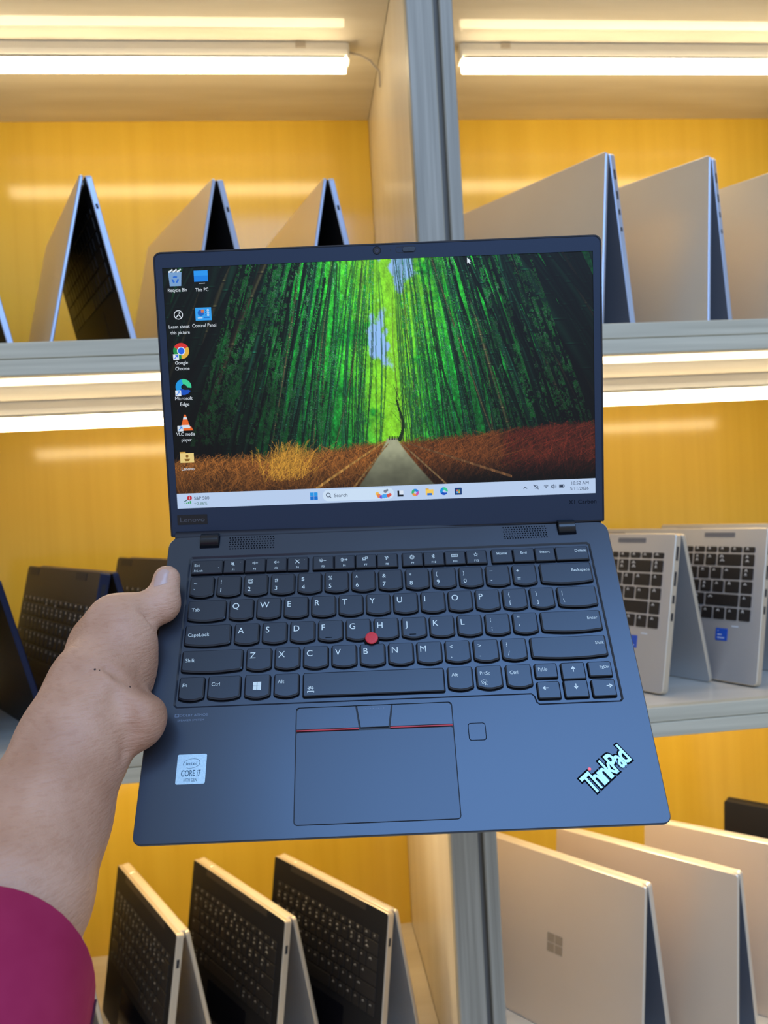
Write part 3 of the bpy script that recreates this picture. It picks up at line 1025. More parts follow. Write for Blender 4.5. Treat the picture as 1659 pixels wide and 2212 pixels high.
    for (u0, v0, u1, v1, wd, col) in ((.505, .748, .335, .937, .0030, C3(150, 110, 55)), (.510, .76, .425, .937, .0022, C3(120, 90, 50)),
                                      (.545, .755, .80, .915, .0028, C3(96, 66, 40)), (.54, .76, .645, .937, .0022, C3(110, 86, 56))):
        n = 500
        for t_ in np.linspace(0, 1, n):
            q = t_ ** 1.35
            u, v = u0 + (u1 - u0) * (q * .85 + .15 * t_), v0 + (v1 - v0) * q
            hw = wd * (.3 + t_)
            i0, i1 = int((v - hw * 1.2) / .938 * Hh), int((v + hw * 1.2) / .938 * Hh) + 1
            j = int(u * Ww)
            if 0 <= j < Ww and i0 >= 0:
                img[i0:min(i1, Hh), j] = col * (.75 + .5 * rg.random() * (int(t_ * 26) % 2 == 0) + .2)
    # bare dark tree beside the path, and walkers far away
    for i in range(40):
        t_ = i / 39
        v = .745 - .19 * t_
        u = .538 + .008 * math.sin(t_ * 5) + .004 * t_
        img[int(v / .938 * Hh) - 3:int(v / .938 * Hh) + 3, int((u - .003 * (1.1 - t_)) * Ww):int((u + .003 * (1.1 - t_)) * Ww) + 1] = C3(24, 46, 20)
    for a, ln, st in ((60, .06, .62), (120, .05, .66), (75, .07, .57), (105, .07, .57), (40, .05, .60), (140, .04, .60)):
        blade(.541, st + .01, math.cos(math.radians(a)) * ln * .6, -math.sin(math.radians(a)) * ln, C3(28, 58, 22), .85)
    for u in (.512, .516, .520, .525, .529, .533):
        img[int(.728 / .938 * Hh):int(.745 / .938 * Hh), int(u * Ww):int(u * Ww) + 2] = C3(20, 20, 16) * (1 + rg.random())
    return np.clip(img, 0.012, 1)


WH, WW = 410, 750
pic = wallpaper(WH, WW)
lin = np.where(pic <= .04045, pic / 12.92, ((pic + .055) / 1.055) ** 2.4)
YB = .0110                                        # lower edge of the picture, top of the task bar
gx, gy = np.meshgrid(np.linspace(-SW / 2, SW / 2, WW), np.linspace(SH, YB, WH))
verts = np.stack([gx, gy, np.full_like(gx, -.0005)], -1).reshape(-1, 3)
idx = np.arange(WH * WW).reshape(WH, WW)
quads = np.stack([idx[:-1, :-1], idx[1:, :-1], idx[1:, 1:], idx[:-1, 1:]], -1).reshape(-1, 4)
me = bpy.data.meshes.new('screen')
me.vertices.add(len(verts))
me.vertices.foreach_set('co', verts.ravel())
me.loops.add(quads.size)
me.loops.foreach_set('vertex_index', quads.ravel().astype(np.int32))
me.polygons.add(len(quads))
me.polygons.foreach_set('loop_start', (np.arange(len(quads)) * 4).astype(np.int32))
me.update(calc_edges=True)
ca = me.color_attributes.new('picture', 'FLOAT_COLOR', 'POINT')
ca.data.foreach_set('color', np.concatenate([lin.reshape(-1, 3), np.ones((WH * WW, 1))], 1).ravel().astype(np.float32))
ms = mat('lit_display_picture', (0, 0, 0), 0.45, spec=0.3)
_nt = ms.node_tree
_a = nd(_nt, 'ShaderNodeVertexColor', -300, 0)
_a.layer_name = 'picture'
_nt.links.new(_a.outputs['Color'], _nt.nodes['Principled BSDF'].inputs['Emission Color'])
_nt.nodes['Principled BSDF'].inputs['Emission Strength'].default_value = 0.95
ms.cycles.emission_sampling = 'NONE'
me.materials.append(ms)
SCREEN = link('screen', me, LAP, LIDM)
SCREEN['label'] = 'lit display showing a path through a green bamboo forest'

_EM = {}


def em(r, g, b_, s=.95):
    """glowing screen colour from sRGB"""
    k = (r, g, b_)
    if k not in _EM:
        l_ = [(c / 255 / 12.92 if c / 255 <= .04045 else ((c / 255 + .055) / 1.055) ** 2.4) for c in k]
        _EM[k] = mat('screen_colour_%d_%d_%d' % k, (0, 0, 0), .45, spec=.3, emit=tuple(l_), emit_s=s)
    return _EM[k]


ZS = -.00046
WHT, BLU = em(225, 235, 245), em(40, 135, 235)


def shortcut(mb, x, y, i_w, i_b):
    mb.rect(x - .0021, x + .0021, y - .0021, y + .0021, ZS + .00003, i_w)
    mb.stroke([(x - .0011, y - .0011), (x + .001, y + .001)], .0006, ZS + .00004, i_b)
    mb.stroke([(x - .0003, y + .0011), (x + .0012, y + .0011), (x + .0012, y - .0004)], .0006, ZS + .00004, i_b)


def caption(lines, px, py, w_px):
    """white caption lines centred at the pixel of the first baseline"""
    x, y = scr(px, py)
    k = MB()
    for i, (s, w) in enumerate(zip(lines, w_px)):
        x2, y2 = scr(px + 2 * i, py + 12.5 * i)
        put_text(k, s, x2, y2, ZS + .00002, .0024, 'C', w / 3.0 * mm)
    return k.build('icon_caption', WHT, SCREEN)


# task bar
x0, y0 = -SW / 2, 0
tb = MB()
tb.rect(-SW / 2, SW / 2, 0, YB, ZS - .00002)
tb.build('task_bar', em(186, 208, 240), SCREEN)
# recycle bin
x, y = scr(378, 602)
k = MB()
k.poly([(x - .0042, y - .0052), (x + .0040, y - .0052), (x + .0048, y + .0046), (x - .0048, y + .0046)], ZS, 0)
for a in (90, 210, 330):
    k.ring(x, y - .0006, ZS + .00002, .0013, .0026, a - 42, a + 42, 8, 1)
for q in range(9):
    k.disc(x - .004 + .001 * q, y + .005 + .0006 * (q % 3), ZS + .00001, .0007, 6, 2)
k.build('desktop_icon', [em(120, 160, 205), em(40, 105, 205), WHT], SCREEN)
caption(['Recycle Bin'], 383, 630, [41])
# computer
x, y = scr(434, 597)
k = MB()
k.rect(x - .0052, x + .0049, y - .0036, y + .0042, ZS, 0)
k.rect(x - .0052, x + .0049, y + .0006, y + .0042, ZS + .00001, 1)
k.rect(x - .0018, x + .0026, y - .0050, y - .0046, ZS, 2)
k.build('desktop_icon', [em(22, 128, 226), em(40, 150, 240), WHT], SCREEN)
caption(['This PC'], 436, 629, [28])
# picture info ring
x, y = scr(385, 680)
k = MB()
k.ring(x, y, ZS, .0028, .0033, n=28)
k.stroke([(x - .0021, y - .0022), (x, y + .0001), (x + .0021, y - .0022)], .0006, ZS)
k.disc(x + .0008, y + .0012, ZS, .0006, 10)
k.build('desktop_icon', WHT, SCREEN)
caption(['Learn about', 'this picture'], 387, 709, [45, 42])
# control panel
x, y = scr(439, 678)
k = MB()
k.rect(x - .0058, x + .0058, y - .0046, y + .0046, ZS, 0)
k.disc(x - .0018, y + .0008, ZS + .00001, .0023, 18, 1)
k.poly([(x - .0016, y + .0010), (x + .0006, y + .0010), (x + .0006, y + .0032), (x - .0016, y + .0032)], ZS + .00002, 2)
for q in (0, 1, 2):
    k.ring(x + .0034, y + .0026 - q * .0017, ZS + .00002, .0005, .0008, n=10, mi=3)
    k.disc(x + .0018, y + .0026 - q * .0017, ZS + .00002, .0005, 8, 1)
k.rect(x - .0042, x - .0008, y - .0030, y - .0025, ZS + .00001, 3)
k.rect(x + .0002, x + .0044, y - .0030, y - .0025, ZS + .00001, 1)
k.build('desktop_icon', [em(50, 160, 240), em(22, 95, 190), em(205, 120, 80), WHT], SCREEN)
caption(['Control Panel'], 441, 706, [52])
# browser disc with three colours
x, y = scr(391, 758)
k = MB()
for a0, mi_ in ((30, 0), (150, 1), (270, 2)):
    k.ring(x, y, ZS, .0020, .0058, a0, a0 + 120, 16, mi_)
k.disc(x, y, ZS + .00001, .0030, 24, 3)
k.disc(x, y, ZS + .00002, .0024, 24, 4)
shortcut(k, x - .0040, y - .0043, 3, 4)
k.build('desktop_icon', [em(214, 50, 48), em(28, 140, 70), em(226, 176, 60), WHT, em(30, 100, 230)], SCREEN)
caption(['Google', 'Chrome'], 392, 787, [28, 31])


def swirl(k, x, y, r, i0, i1, i2, hole):
    k.ring(x, y, ZS, r * .36, r, -8, 100, 16, i0)
    k.ring(x, y, ZS, r * .30, r, 100, 215, 16, i1)
    k.ring(x, y, ZS, r * .30, r, 215, 330, 16, i2)
    k.disc(x + r * .18, y - r * .08, ZS + .00001, r * .30, 16, hole)
    k.poly([(x + r * .15, y - r * .38), (x + r * .98, y - r * .36), (x + r * 1.0, y - r * .14), (x + r * .4, y - r * .10)], ZS + .000012, hole)


x, y = scr(396, 836)
k = MB()
swirl(k, x, y, .0058, 0, 1, 2, 3)
shortcut(k, x - .0041, y - .0044, 4, 5)
k.build('desktop_icon', [em(60, 205, 150), em(28, 150, 225), em(18, 80, 190), em(10, 26, 26), WHT, BLU], SCREEN)
caption(['Microsoft', 'Edge'], 397, 864, [38, 20])
# striped cone
x, y = scr(400, 913)
k = MB()
k.poly([(x - .0052, y - .0058), (x + .0056, y - .0058), (x + .0040, y - .0028), (x - .0034, y - .0028)], ZS, 0)
lev = [-.0040, -.0018, .0004, .0024, .0042, .0058]
for q in range(5):
    wa, wb = (.0036 - .0030 * (lev[q] + .004) / .0098), (.0036 - .0030 * (lev[q + 1] + .004) / .0098)
    k.poly([(x - wa, y + lev[q]), (x + wa, y + lev[q]), (x + wb, y + lev[q + 1]), (x - wb, y + lev[q + 1])], ZS + .00001, 1 if q in (0, 3) else (1 if q == 0 else 0) if q != 2 else 0)
shortcut(k, x - .0039, y - .0042, 1, 2)
k.build('desktop_icon', [em(230, 105, 40), em(215, 225, 235), BLU], SCREEN)
caption(['VLC media', 'player'], 401, 941, [41, 22])
# folder with a person symbol
x, y = scr(404, 989)
k = MB()
k.rect(x - .0052, x + .0050, y - .0036, y + .0034, ZS, 0)
k.rect(x - .0052, x - .0010, y + .0034, y + .0044, ZS, 1)
k.disc(x, y + .0012, ZS + .00001, .0011, 14, 2)
k.poly([(x - .0021, y - .0008), (x - .0014, y - .0025), (x + .0014, y - .0025), (x + .0021, y - .0008)], ZS + .00001, 2)
k.build('desktop_icon', [em(232, 205, 130), em(205, 160, 70), em(130, 92, 30)], SCREEN)
caption(['Lenovo'], 406, 1016, [28])
# pointer
x, y = scr(1009, 556)
MB().poly([(x, y), (x, y - .0042), (x + .0009, y - .0033), (x + .0018, y - .0046), (x + .0024, y - .0042), (x + .0016, y - .0029), (x + .0028, y - .0028)], ZS).build('mouse_pointer', WHT, SCREEN)

# task bar contents
ZT = ZS + .00002
INK, GRN = em(40, 55, 80), em(50, 160, 90)


def tb_text(s, px, py, w_px, cap, col, nm='task_bar_text'):
    x_, y_ = scr(px, py)
    put_text(MB(), s, x_, y_, ZT, cap, 'L', w_px / 2.93 * mm).build(nm, col, SCREEN)


tb_text('S&P 500', 419, 1080, 33, .0023, INK)
tb_text('+0.36%', 419, 1091, 29, .0021, em(70, 120, 95))
x, y = scr(405, 1083)
k = MB()
k.disc(x + .0016, y + .0024, ZT + .00001, .0018, 16, 0)
put_text(k, '1', x + .0016, y + .0014, ZT + .00003, .0021, 'C', mi=1)
k.stroke([(x - .0025, y - .0002), (x - .0006, y + .0008), (x + .0004, y + .0018)], .0006, ZT, 2)
for q, hh in enumerate((.0004, .0008, .0014, .0020)):
    k.rect(x - .0026 + q * .0014, x - .0016 + q * .0014, y - .0018, y - .0018 + hh, ZT, 3)
k.build('task_bar_icon', [em(190, 35, 50), WHT, em(30, 90, 80), GRN], SCREEN)
x, y = scr(678, 1072)
k = MB()
for sx in (-1, 1):
    for sy in (-1, 1):
        k.rect(x + (.0001 if sx > 0 else -.0028), x + (.0028 if sx > 0 else -.0001), y + (.0001 if sy > 0 else -.0028), y + (.0028 if sy > 0 else -.0001), ZT, 0 if sy > 0 else 1)
k.build('task_bar_icon', [em(40, 150, 230), em(20, 115, 210)], SCREEN)
xa, ya = scr(697, 1071)
xb, yb = scr(851, 1065)
k = MB()
k.poly(rrect(xa, xb, ya - .0042, ya + .0042, .0041, 6), ZT - .00001, 0)
x, y = scr(709, 1070)
k.ring(x, y + .0002, ZT + .00001, .0012, .0017, n=18, mi=1)
k.stroke([(x + .0011, y - .0010), (x + .0020, y - .0019)], .0006, ZT + .00001, 1)
put_text(k, 'Search', *scr(722, 1074), ZT + .00001, .0025, 'L', .0098, mi=1)
k.build('search_box', [em(205, 226, 248), INK], SCREEN)
x, y = scr(829, 1068)
k = MB()
for q, (dx, dy, r_, mi_) in enumerate(((-.0048, .0006, .0014, 0), (-.0036, -.0010, .0015, 1), (-.0018, -.0018, .0014, 2), (0, -.0014, .0016, 3), (.0018, -.0012, .0014, 3), (.0034, -.0010, .0014, 4), (.0046, -.0004, .0012, 4), (.0012, .0022, .0013, 5), (.0026, .0030, .0009, 5))):
    k.disc(x + dx, y + dy, ZT + .00002 + q * .000001, r_, 9, mi_)
k.build('task_bar_icon', [em(240, 190, 90), em(230, 130, 80), em(120, 80, 210), em(70, 165, 240), em(215, 85, 75), em(120, 130, 150)], SCREEN)
x, y = scr(865, 1067)
k = MB()
k.poly([(x - .0022, y - .0020), (x + .0022, y - .0020), (x + .0022, y - .0006), (x - .0008, y - .0006), (x - .0008, y + .0024), (x - .0022, y + .0024)], ZT, 0)
k.rect(x - .0006, x + .0022, y - .0004, y + .0024, ZT, 1)
k.build('task_bar_icon', [em(20, 26, 36), em(222, 232, 246)], SCREEN)
x, y = scr(897, 1064)
k = MB()
for q, mi_ in enumerate((0, 1, 2, 3)):
    k.ring(x, y, ZT, .0009, .0027, q * 90 + 20, q * 90 + 110, 8, mi_)
k.build('task_bar_icon', [em(40, 130, 225), em(60, 180, 120), em(235, 150, 70), em(205, 85, 175)], SCREEN)
x, y = scr(928, 1063)
k = MB()
k.rect(x - .0029, x + .0029, y - .0022, y + .0020, ZT, 0)
k.rect(x - .0029, x - .0006, y + .0020, y + .0027, ZT, 1)
k.rect(x - .0018, x + .0018, y - .0024, y - .0008, ZT + .00001, 2)
k.build('task_bar_icon', [em(245, 205, 95), em(215, 165, 60), em(30, 110, 205)], SCREEN)
x, y = scr(959, 1061)
k = MB()
swirl(k, x, y, .0029, 0, 1, 2, 3)
k.build('task_bar_icon', [em(60, 205, 150), em(28, 150, 225), em(18, 80, 190), em(186, 208, 240)], SCREEN)
x, y = scr(990, 1061)
k = MB()
k.poly(rrect(x - .0027, x + .0027, y - .0027, y + .0025, .0005, 3), ZT, 0)
for q, mi_ in enumerate((1, 2, 3, 4)):
    dx, dy = (q % 2) * .0014 - .0013, (q // 2) * .0014 - .0014
    k.rect(x + dx, x + dx + .0012, y + dy, y + dy + .0012, ZT + .00001, mi_)
k.build('task_bar_icon', [em(22, 62, 120), em(90, 180, 240), em(240, 190, 80), em(235, 110, 80), em(120, 190, 90)], SCREEN)
x, y = scr(1135, 1054)
MB().stroke([(x - .0012, y - .0006), (x, y + .0007), (x + .0012, y - .0006)], .0005, ZT).build('task_bar_icon', INK, SCREEN)
x, y = scr(1158, 1052)
k = MB()
k.ring(x, y, ZT, .0013, .0017, -140, 150, 20, sy=.75)
k.stroke([(x - .0018, y + .0016), (x + .0018, y - .0016)], .0005, ZT)
k.build('task_bar_icon', INK, SCREEN)
x, y = scr(1180, 1054)
k = MB()
for r_ in (.0008, .0015, .0022):
    k.ring(x, y, ZT, r_ - .00025, r_ + .0001, 40, 140, 10)
k.disc(x, y, ZT, .0004, 8)
k.build('task_bar_icon', INK, SCREEN)
x, y = scr(1197, 1051)
k = MB()
k.stroke([(x - .0018, y - .0006), (x - .0010, y - .0006), (x - .0002, y - .0015), (x - .0002, y + .0015), (x - .0010, y + .0006), (x - .0018, y + .0006), (x - .0018, y - .0006)], .0004, ZT)
for r_ in (.0010, .0018):
    k.ring(x - .0001, y, ZT, r_ - .0002, r_ + .0001, -50, 50, 8)
k.build('task_bar_icon', INK, SCREEN)
x, y = scr(1214, 1050)
k = MB()
k.stroke([(x - .0018, y - .0010), (x + .0015, y - .0010), (x + .0015, y + .0010), (x - .0018, y + .0010), (x - .0018, y - .0010)], .0004, ZT)
k.rect(x - .0014, x + .0009, y - .0007, y + .0007, ZT)
k.rect(x + .0016, x + .0020, y - .0004, y + .0004, ZT)
k.build('task_bar_icon', INK, SCREEN)
tb_text('10:52 AM', 1235, 1047, 37, .0023, INK)
tb_text('5/11/2026', 1232, 1059, 40, .0023, INK)


# ------------------------------------------------------------------ the tented laptops on the shelves
M['silver'] = grain(mat('brushed_silver', (.72, .63, .49), 0.40, metal=0.6), (.69, .60, .46), (.75, .66, .52), (1, 1, 1), 3, rough_var=.03)
M['silver_edge'] = mat('polished_silver_edge', (.46, .53, .68), 0.35, metal=0.6)
M['sand'] = grain(mat('sand_metal', (.72, .60, .47), 0.42, metal=0.45), (.70, .58, .45), (.75, .63, .50), (1, 1, 1), 3, rough_var=.03)
M['slate'] = mat('slate_grey_deck', (.17, .18, .21), 0.45, metal=0.3)
M['screenblack'] = mat('switched_off_display', (.006, .006, .009), 0.12)
M['navy'] = mat('navy_blue_edge', (.010, .018, .06), 0.35, metal=0.4)
M['charcoal'] = grain(mat('charcoal_deck', (.030, .024, .020), 0.45), (.026, .021, .018), (.036, .029, .025), (1, 1, 1), 5)
M['darkkey'] = mat('dark_key', (.016, .014, .014), 0.45)
M['jet'] = mat('jet_black_deck', (.010, .010, .012), 0.5, spec=.3)
M['gold'] = mat('champagne_edge', (.88, .80, .66), 0.32, metal=0.5)
M['greydeck'] = grain(mat('silver_grey_deck', (.56, .56, .56), 0.42, metal=0.5), (.53, .53, .53), (.59, .59, .59), (1, 1, 1), 4)
M['keyprint'] = mat('pale_key_print', (.75, .74, .70), 0.5)
M['keyprint_small'] = mat('fine_key_print', (.46, .45, .42), 0.5)
M['keyprint_dim'] = mat('dim_key_print', (.62, .57, .50), 0.5)
M['bluesticker'] = mat('blue_sticker', (.02, .10, .55), 0.35)
M['stickerwhite'] = mat('sticker_white', (.75, .85, .95), 0.4)
M['port'] = mat('port_hole', (.01, .012, .02), 0.5)
M['logo_dim'] = mat('mirror_logo', (.50, .45, .40), 0.2, metal=0.9)
M['foot'] = mat('rubber_foot', (.03, .03, .03), 0.7)

ROWS_US = [[1] * 14, [1] * 13 + [2], [1.5] + [1] * 12 + [1.5], [1.75] + [1] * 11 + [2.25], [2.25] + [1] * 10 + [2.75], [1, 1, 1, 1, 5, 1, 1, 1, 1, 1, 1]]
ROWS_ISO = [[1] * 15, [1] * 12 + [2, 1], [1.5] + [1] * 11 + [1.5, 1], [1.75] + [1] * 11 + [1.25, 1], [1.25] + [1] * 10 + [2.75, 1], [1.25, 1, 1, 1, 4.75, 1, 1, 1, 1, 1, 1]]
_KB = {}


def small_key(w, h, kind, t):
    k = (round(w, 4), round(h, 4), kind)
    if k not in _KB:
        m = MB()
        m.prism(rrect(-w / 2, w / 2, -h / 2, h / 2, .0012, 1), -.0004, t, .0004)
        _KB[k] = m.mesh('key', M[kind])
    return _KB[k]


def keyboard(thing, mw, x0, x1, y1, pitch_y, rows, kind, print_mat, first_h=.55, gap=.0022, t=.0009, seed=1):
    """keys between x0 and x1, rows downwards from y1; every key an object, their tiny print one mesh"""
    rg = random.Random(seed)
    y = y1
    pr = MB()
    for ri, row in enumerate(rows):
        u = (x1 - x0) / sum(row)
        h = pitch_y * (first_h if ri == 0 else 1)
        x = x0
        for wk in row:
            w = wk * u
            cx_, cy_ = x + w / 2, y - h / 2
            link('key', small_key(w - gap, h - gap, kind, t), thing, mw @ Matrix.Translation((cx_, cy_, 0)))
            if wk < 3 and print_mat:
                n = 2 if (ri == 1 and rg.random() < .8) or rg.random() < .12 else 1
                for q in range(n):
                    ps = .65 if print_mat == 'keyprint_small' else 1
                    lw, lh = .0022 * ps + .0016 * rg.random() * (2 if wk > 1.3 else 1), .0024 * ps + .0014 * ps * rg.random()
                    px_ = x + gap / 2 + .0035 + .0012 * rg.random()
                    py_ = y - gap / 2 - (.0048 if ri else .0036) - q * .0052
                    s_ = 'abdeghkmnpqrstuvwxyz23456789'[rg.randrange(27)]
                    pr.stroke([(px_, py_), (px_ + lw * .5, py_ + lh), (px_ + lw, py_)], .0009, t + .00006)
                    pr.stroke([(px_, py_ + lh * .4), (px_ + lw, py_ + lh * .4)], .0008, t + .00006)
            x += w
        y -= h
    if pr.v:
        tag(pr.build('key_print', M[print_mat], thing, mw), kind='stuff')
    return y


def tent(name, label, group, apex, far, zb, W, D, half, style, h_off=0.0, yaw=None, keys=True, seed=1):
    """laptop standing like a roof. apex: pixel of the near end of the ridge; far: a pixel further along the ridge"""
    th = math.radians(half)
    h = D * math.cos(th)
    A = at_z(apex[0], apex[1], zb + h) if not isinstance(apex, np.ndarray) else np.array([apex[0], apex[1], zb + h])
    if yaw is None:
        B_ = at_z(far[0], far[1], zb + h)
        ax = (B_ - A) / np.linalg.norm(B_ - A)
    else:
        ax = np.array([math.sin(math.radians(yaw)), math.cos(math.radians(yaw)), 0])
    ax = Vector(ax)
    nl = Vector((-ax.y, ax.x, 0))
    up = Vector((0, 0, 1))
    o = link(name, None, mw=Matrix.Translation(Vector((A[0], A[1], zb))))
    tag(o, label, 'laptop', group)
    P = Vector((0, 0, h))
    S = STYLES[style]
    tb_, tl_ = S['tb'], S['tl']
    panels = {}
    for side in ('L', 'R'):
        sg = 1 if side == 'L' else -1
        d = (up * -math.cos(th) + nl * (sg * math.sin(th)))
        N = (nl * (sg * math.cos(th)) + up * math.sin(th))
        # panel frame: x along the ridge as seen from outside, y up to the ridge, z outwards; origin at the ridge's lower-left seen from outside
        X = -ax if side == 'L' else ax
        t_in = S['tb'] if S['base'] == side else S['tl']
        org = P + (ax * W if side == 'L' else Vector((0, 0, 0))) + N * (t_in + .0006)
        panels[side] = frame(org, X, -d, N)
    base_side = S['base']                      # which roof side is the keyboard half
    lid_side = 'R' if base_side == 'L' else 'L'
    mb_, ml_ = panels[base_side], panels[lid_side]
    out = S['outward']                         # keyboard faces outwards (convertible) or inwards
    # thickness always grows inwards from z=0 (outer face)
    r = S.get('r', .006)
    ol = rrect(0, W, -D, 0, (r, r, .004, .004), 3)
    bm_ = MB()
    e = .0010
    bm_.loft([[(x, y, z) for x, y in o_] for o_, z in ((offset(ol, -e), -tb_), (ol, -tb_ + e), (ol, -e), (offset(ol, -e), 0))], 1, cap=False)
    bm_.poly(offset(ol, -e), 0, 0 if out else 2)
    bm_.poly(list(reversed(offset(ol, -e))), -tb_, 2 if out else 0)
    base = bm_.build('base', [M[S['deck']], M[S['edge']], M[S['shell']]], o, mb_)
    lm = MB()
    lm.loft([[(x, y, z) for x, y in o_] for o_, z in ((offset(ol, -e), -tl_), (ol, -tl_ + e), (ol, -e), (offset(ol, -e), 0))], 1, cap=False)
    lm.poly(offset(ol, -e), 0, 0)
    lm.poly(list(reversed(offset(ol, -e))), -tl_, 0)
    lid = lm.build('lid', [M[S['shell']], M[S['edge']]], o, ml_)
    # display glass on the lid: outward when convertible, else inward
    b_ = .007
    if out:
        MB().prism(rrect(b_, W - b_, -D + b_, -b_ * 1.6, .002, 2), 0, .0003).build('display', M['screenblack'], lid)
    else:
        g = rrect(b_ * .5, W - b_ * .5, -D + b_ * .5, -b_, .002, 2)
        m = MB()
        m.loft([[(x, y, -tl_ + .0002) for x, y in g], [(x, y, -tl_ - .0003) for x, y in g]], 0, cap=True)
        m.build('display', M['screenblack'], lid)
    # ridge hinges
    rm = frame(P + ax * W, -ax, nl, up)
    for (x0, x1) in S['hinge']:
        hm = MB()
        rr = S.get('hr', .0042)
        rings = []
        for x, k_ in ((x0 * W, .8), (x0 * W + .001, 1), (x1 * W - .001, 1), (x1 * W, .8)):
            rings.append([(x, rr * S.get('hw', 1.3) * k_ * math.cos(a), -.0030 + rr * k_ * math.sin(a)) for a in [2 * math.pi * k / 14 for k in range(14)]])
        hm.loft(rings)
        hm.build('hinge', M[S['hm']], o, rm, smooth=True, angle=40)
    # keyboard, touchpad
    km = mb_ if out else mb_ @ Matrix.Translation((W, 0, -tb_)) @ Matrix.Rotation(math.pi, 4, 'Y')
    mx = S.get('mx', .017)
    ytop = -S.get('ky', .032)
    if S.get('well'):
        MB().prism(rrect(mx - .002, W - mx + .002, ytop - .100, ytop + .002, .002, 2), 0, .0002).build('keyboard_bed', M[S['well']], base, km if not out else None) if out else \
            MB().prism(rrect(mx - .002, W - mx + .002, ytop - .100, ytop + .002, .002, 2), 0, .0002).build('keyboard_bed', M[S['well']], o, km)
    if keys:
        keyboard(o, km, mx, W - mx, ytop, .0178, S['rows'], S['key'], S['print'] if out else None, seed=seed)
    tp = MB()
    tp.prism(rrect(W * .5 - .052, W * .5 + .052, -D + .012, ytop - .108, .002, 2), 0, .0003)
    tp.build('touchpad', M[S.get('pad', S['deck'])], o, km)
    for (x0, x1, y0, y1, mname) in S.get('slots', ()):
        MB().prism(rrect(x0 * W, x1 * W, y0, y1, .001, 2), 0, .0004).build('hinge_cutout', M[mname], o, km)
    # ports along the near side of the keyboard half
    xn = W if base_side == 'L' else 0
    for (y0, y1) in S.get('ports', ()):
        pm = MB()
        x_ = xn + (.00015 if base_side == 'L' else -.00015)
        pm.add([(x_, y0, -tb_ * .30), (x_, y1, -tb_ * .30), (x_, y1, -tb_ * .68), (x_, y0, -tb_ * .68)], [(0, 1, 2, 3)] if base_side == 'L' else [(3, 2, 1, 0)])
        pm.build('port', M['port'], o, mb_)
    if S.get('sticker'):
        sx = W - .062
        sk = MB().prism(rrect(sx, sx + .017, -D + .052, -D + .068, .001, 2), 0, .0004).build('sticker', M['bluesticker'], o, km)
        w_ = MB()
        for yy in (.055, .059, .064):
            w_.rect(sx + .003, sx + .013 - (yy - .055), -D + yy, -D + yy + .0012, .00045)
        w_.build('sticker_print', M['stickerwhite'], sk)
        w_ = MB().rect(W - .04, W - .03, ytop - .106, ytop - .1045, .0003)
        w_.build('deck_mark', M['stickerwhite'], o, km)
    if S.get('logo'):
        lg = MB()
        for q in (0, 1):
            for w_ in (0, 1):
                lg.rect(W * .5 - .012 + q * .0125, W * .5 - .0005 + q * .0125, -D * .5 - .012 + w_ * .0125, -D * .5 - .0005 + w_ * .0125, .0001)
        lg.build('lid_logo', M['logo_dim'], lid)
    if S.get('feet') and not out:
        for xx in (.03, W - .03):
            MB().prism(rrect(xx - .012, xx + .012, -D + .010, -D + .014, .001, 2), 0, .001).build('rubber_foot', M['foot'], o, mb_)
    return o


STYLES = {
    'A': dict(tb=.0076, tl=.0042, base='R', outward=False, deck='jet', edge='silver_edge', shell='silver', hinge=((.06, .94),), hm='gold', hr=.0036,
              key='darkkey', print=None, rows=ROWS_US, ports=((-.040, -.034),), feet=True),
    'B': dict(tb=.0105, tl=.0055, base='R', outward=False, deck='slate', edge='silver_edge', shell='silver', hinge=((.10, .24), (.76, .90)), hm='silver', hr=.0032,
              key='darkkey', print=None, rows=ROWS_US, ports=((-.032, -.020), (-.056, -.046), (-.075, -.068), (-.095, -.090)), feet=True),
    'C': dict(tb=.0125, tl=.0070, base='L', outward=True, deck='charcoal', edge='navy', shell='jet', hinge=((.12, .22), (.78, .88)), hm='jet', hr=.0040,
              key='darkkey', print='keyprint_dim', rows=ROWS_US, ports=((-.030, -.014), (-.056, -.036), (-.075, -.068)), mx=.012, ky=.040,
              slots=((.06, .19, -.012, -.003, 'port'), (.72, .85, -.012, -.003, 'port'))),
    'D': dict(tb=.0110, tl=.0060, base='L', outward=True, deck='greydeck', edge='silver', shell='greydeck', hinge=((.08, .24), (.72, .88)), hm='silver', hr=.0040,
              key='darkkey', print='keyprint', rows=ROWS_ISO, ports=((-.034, -.016), (-.066, -.048), (-.088, -.078), (-.110, -.100)), mx=.014, ky=.024, sticker=True,
              well='greydeck', slots=((.10, .25, -.0125, -.006, 'slate'), (.70, .85, -.0125, -.006, 'slate'))),
    'E': dict(tb=.0095, tl=.0055, base='L', outward=True, deck='jet', edge='silver', shell='greydeck', hinge=((.02, .17), (.17, .83), (.83, .98)), hm='gold', hr=.0052, hw=1.5,
              key='darkkey', print='keyprint_small', rows=ROWS_US, ports=((-.040, -.030),), mx=.013, ky=.030, pad='screenblack',
              slots=((.17, .83, -.010, -.002, 'charcoal'),)),
    'F': dict(tb=.0090, tl=.0050, base='R', outward=False, deck='slate', edge='gold', shell='sand', hinge=((.03, .97),), hm='gold', hr=.0030,
              key='slate', print=None, rows=ROWS_US, logo=True, feet=True),
    'G': dict(tb=.0110, tl=.0060, base='R', outward=False, deck='jet', edge='jet', shell='jet', hinge=((.1, .9),), hm='jet', hr=.0034,
              key='darkkey', print=None, rows=ROWS_US),
}

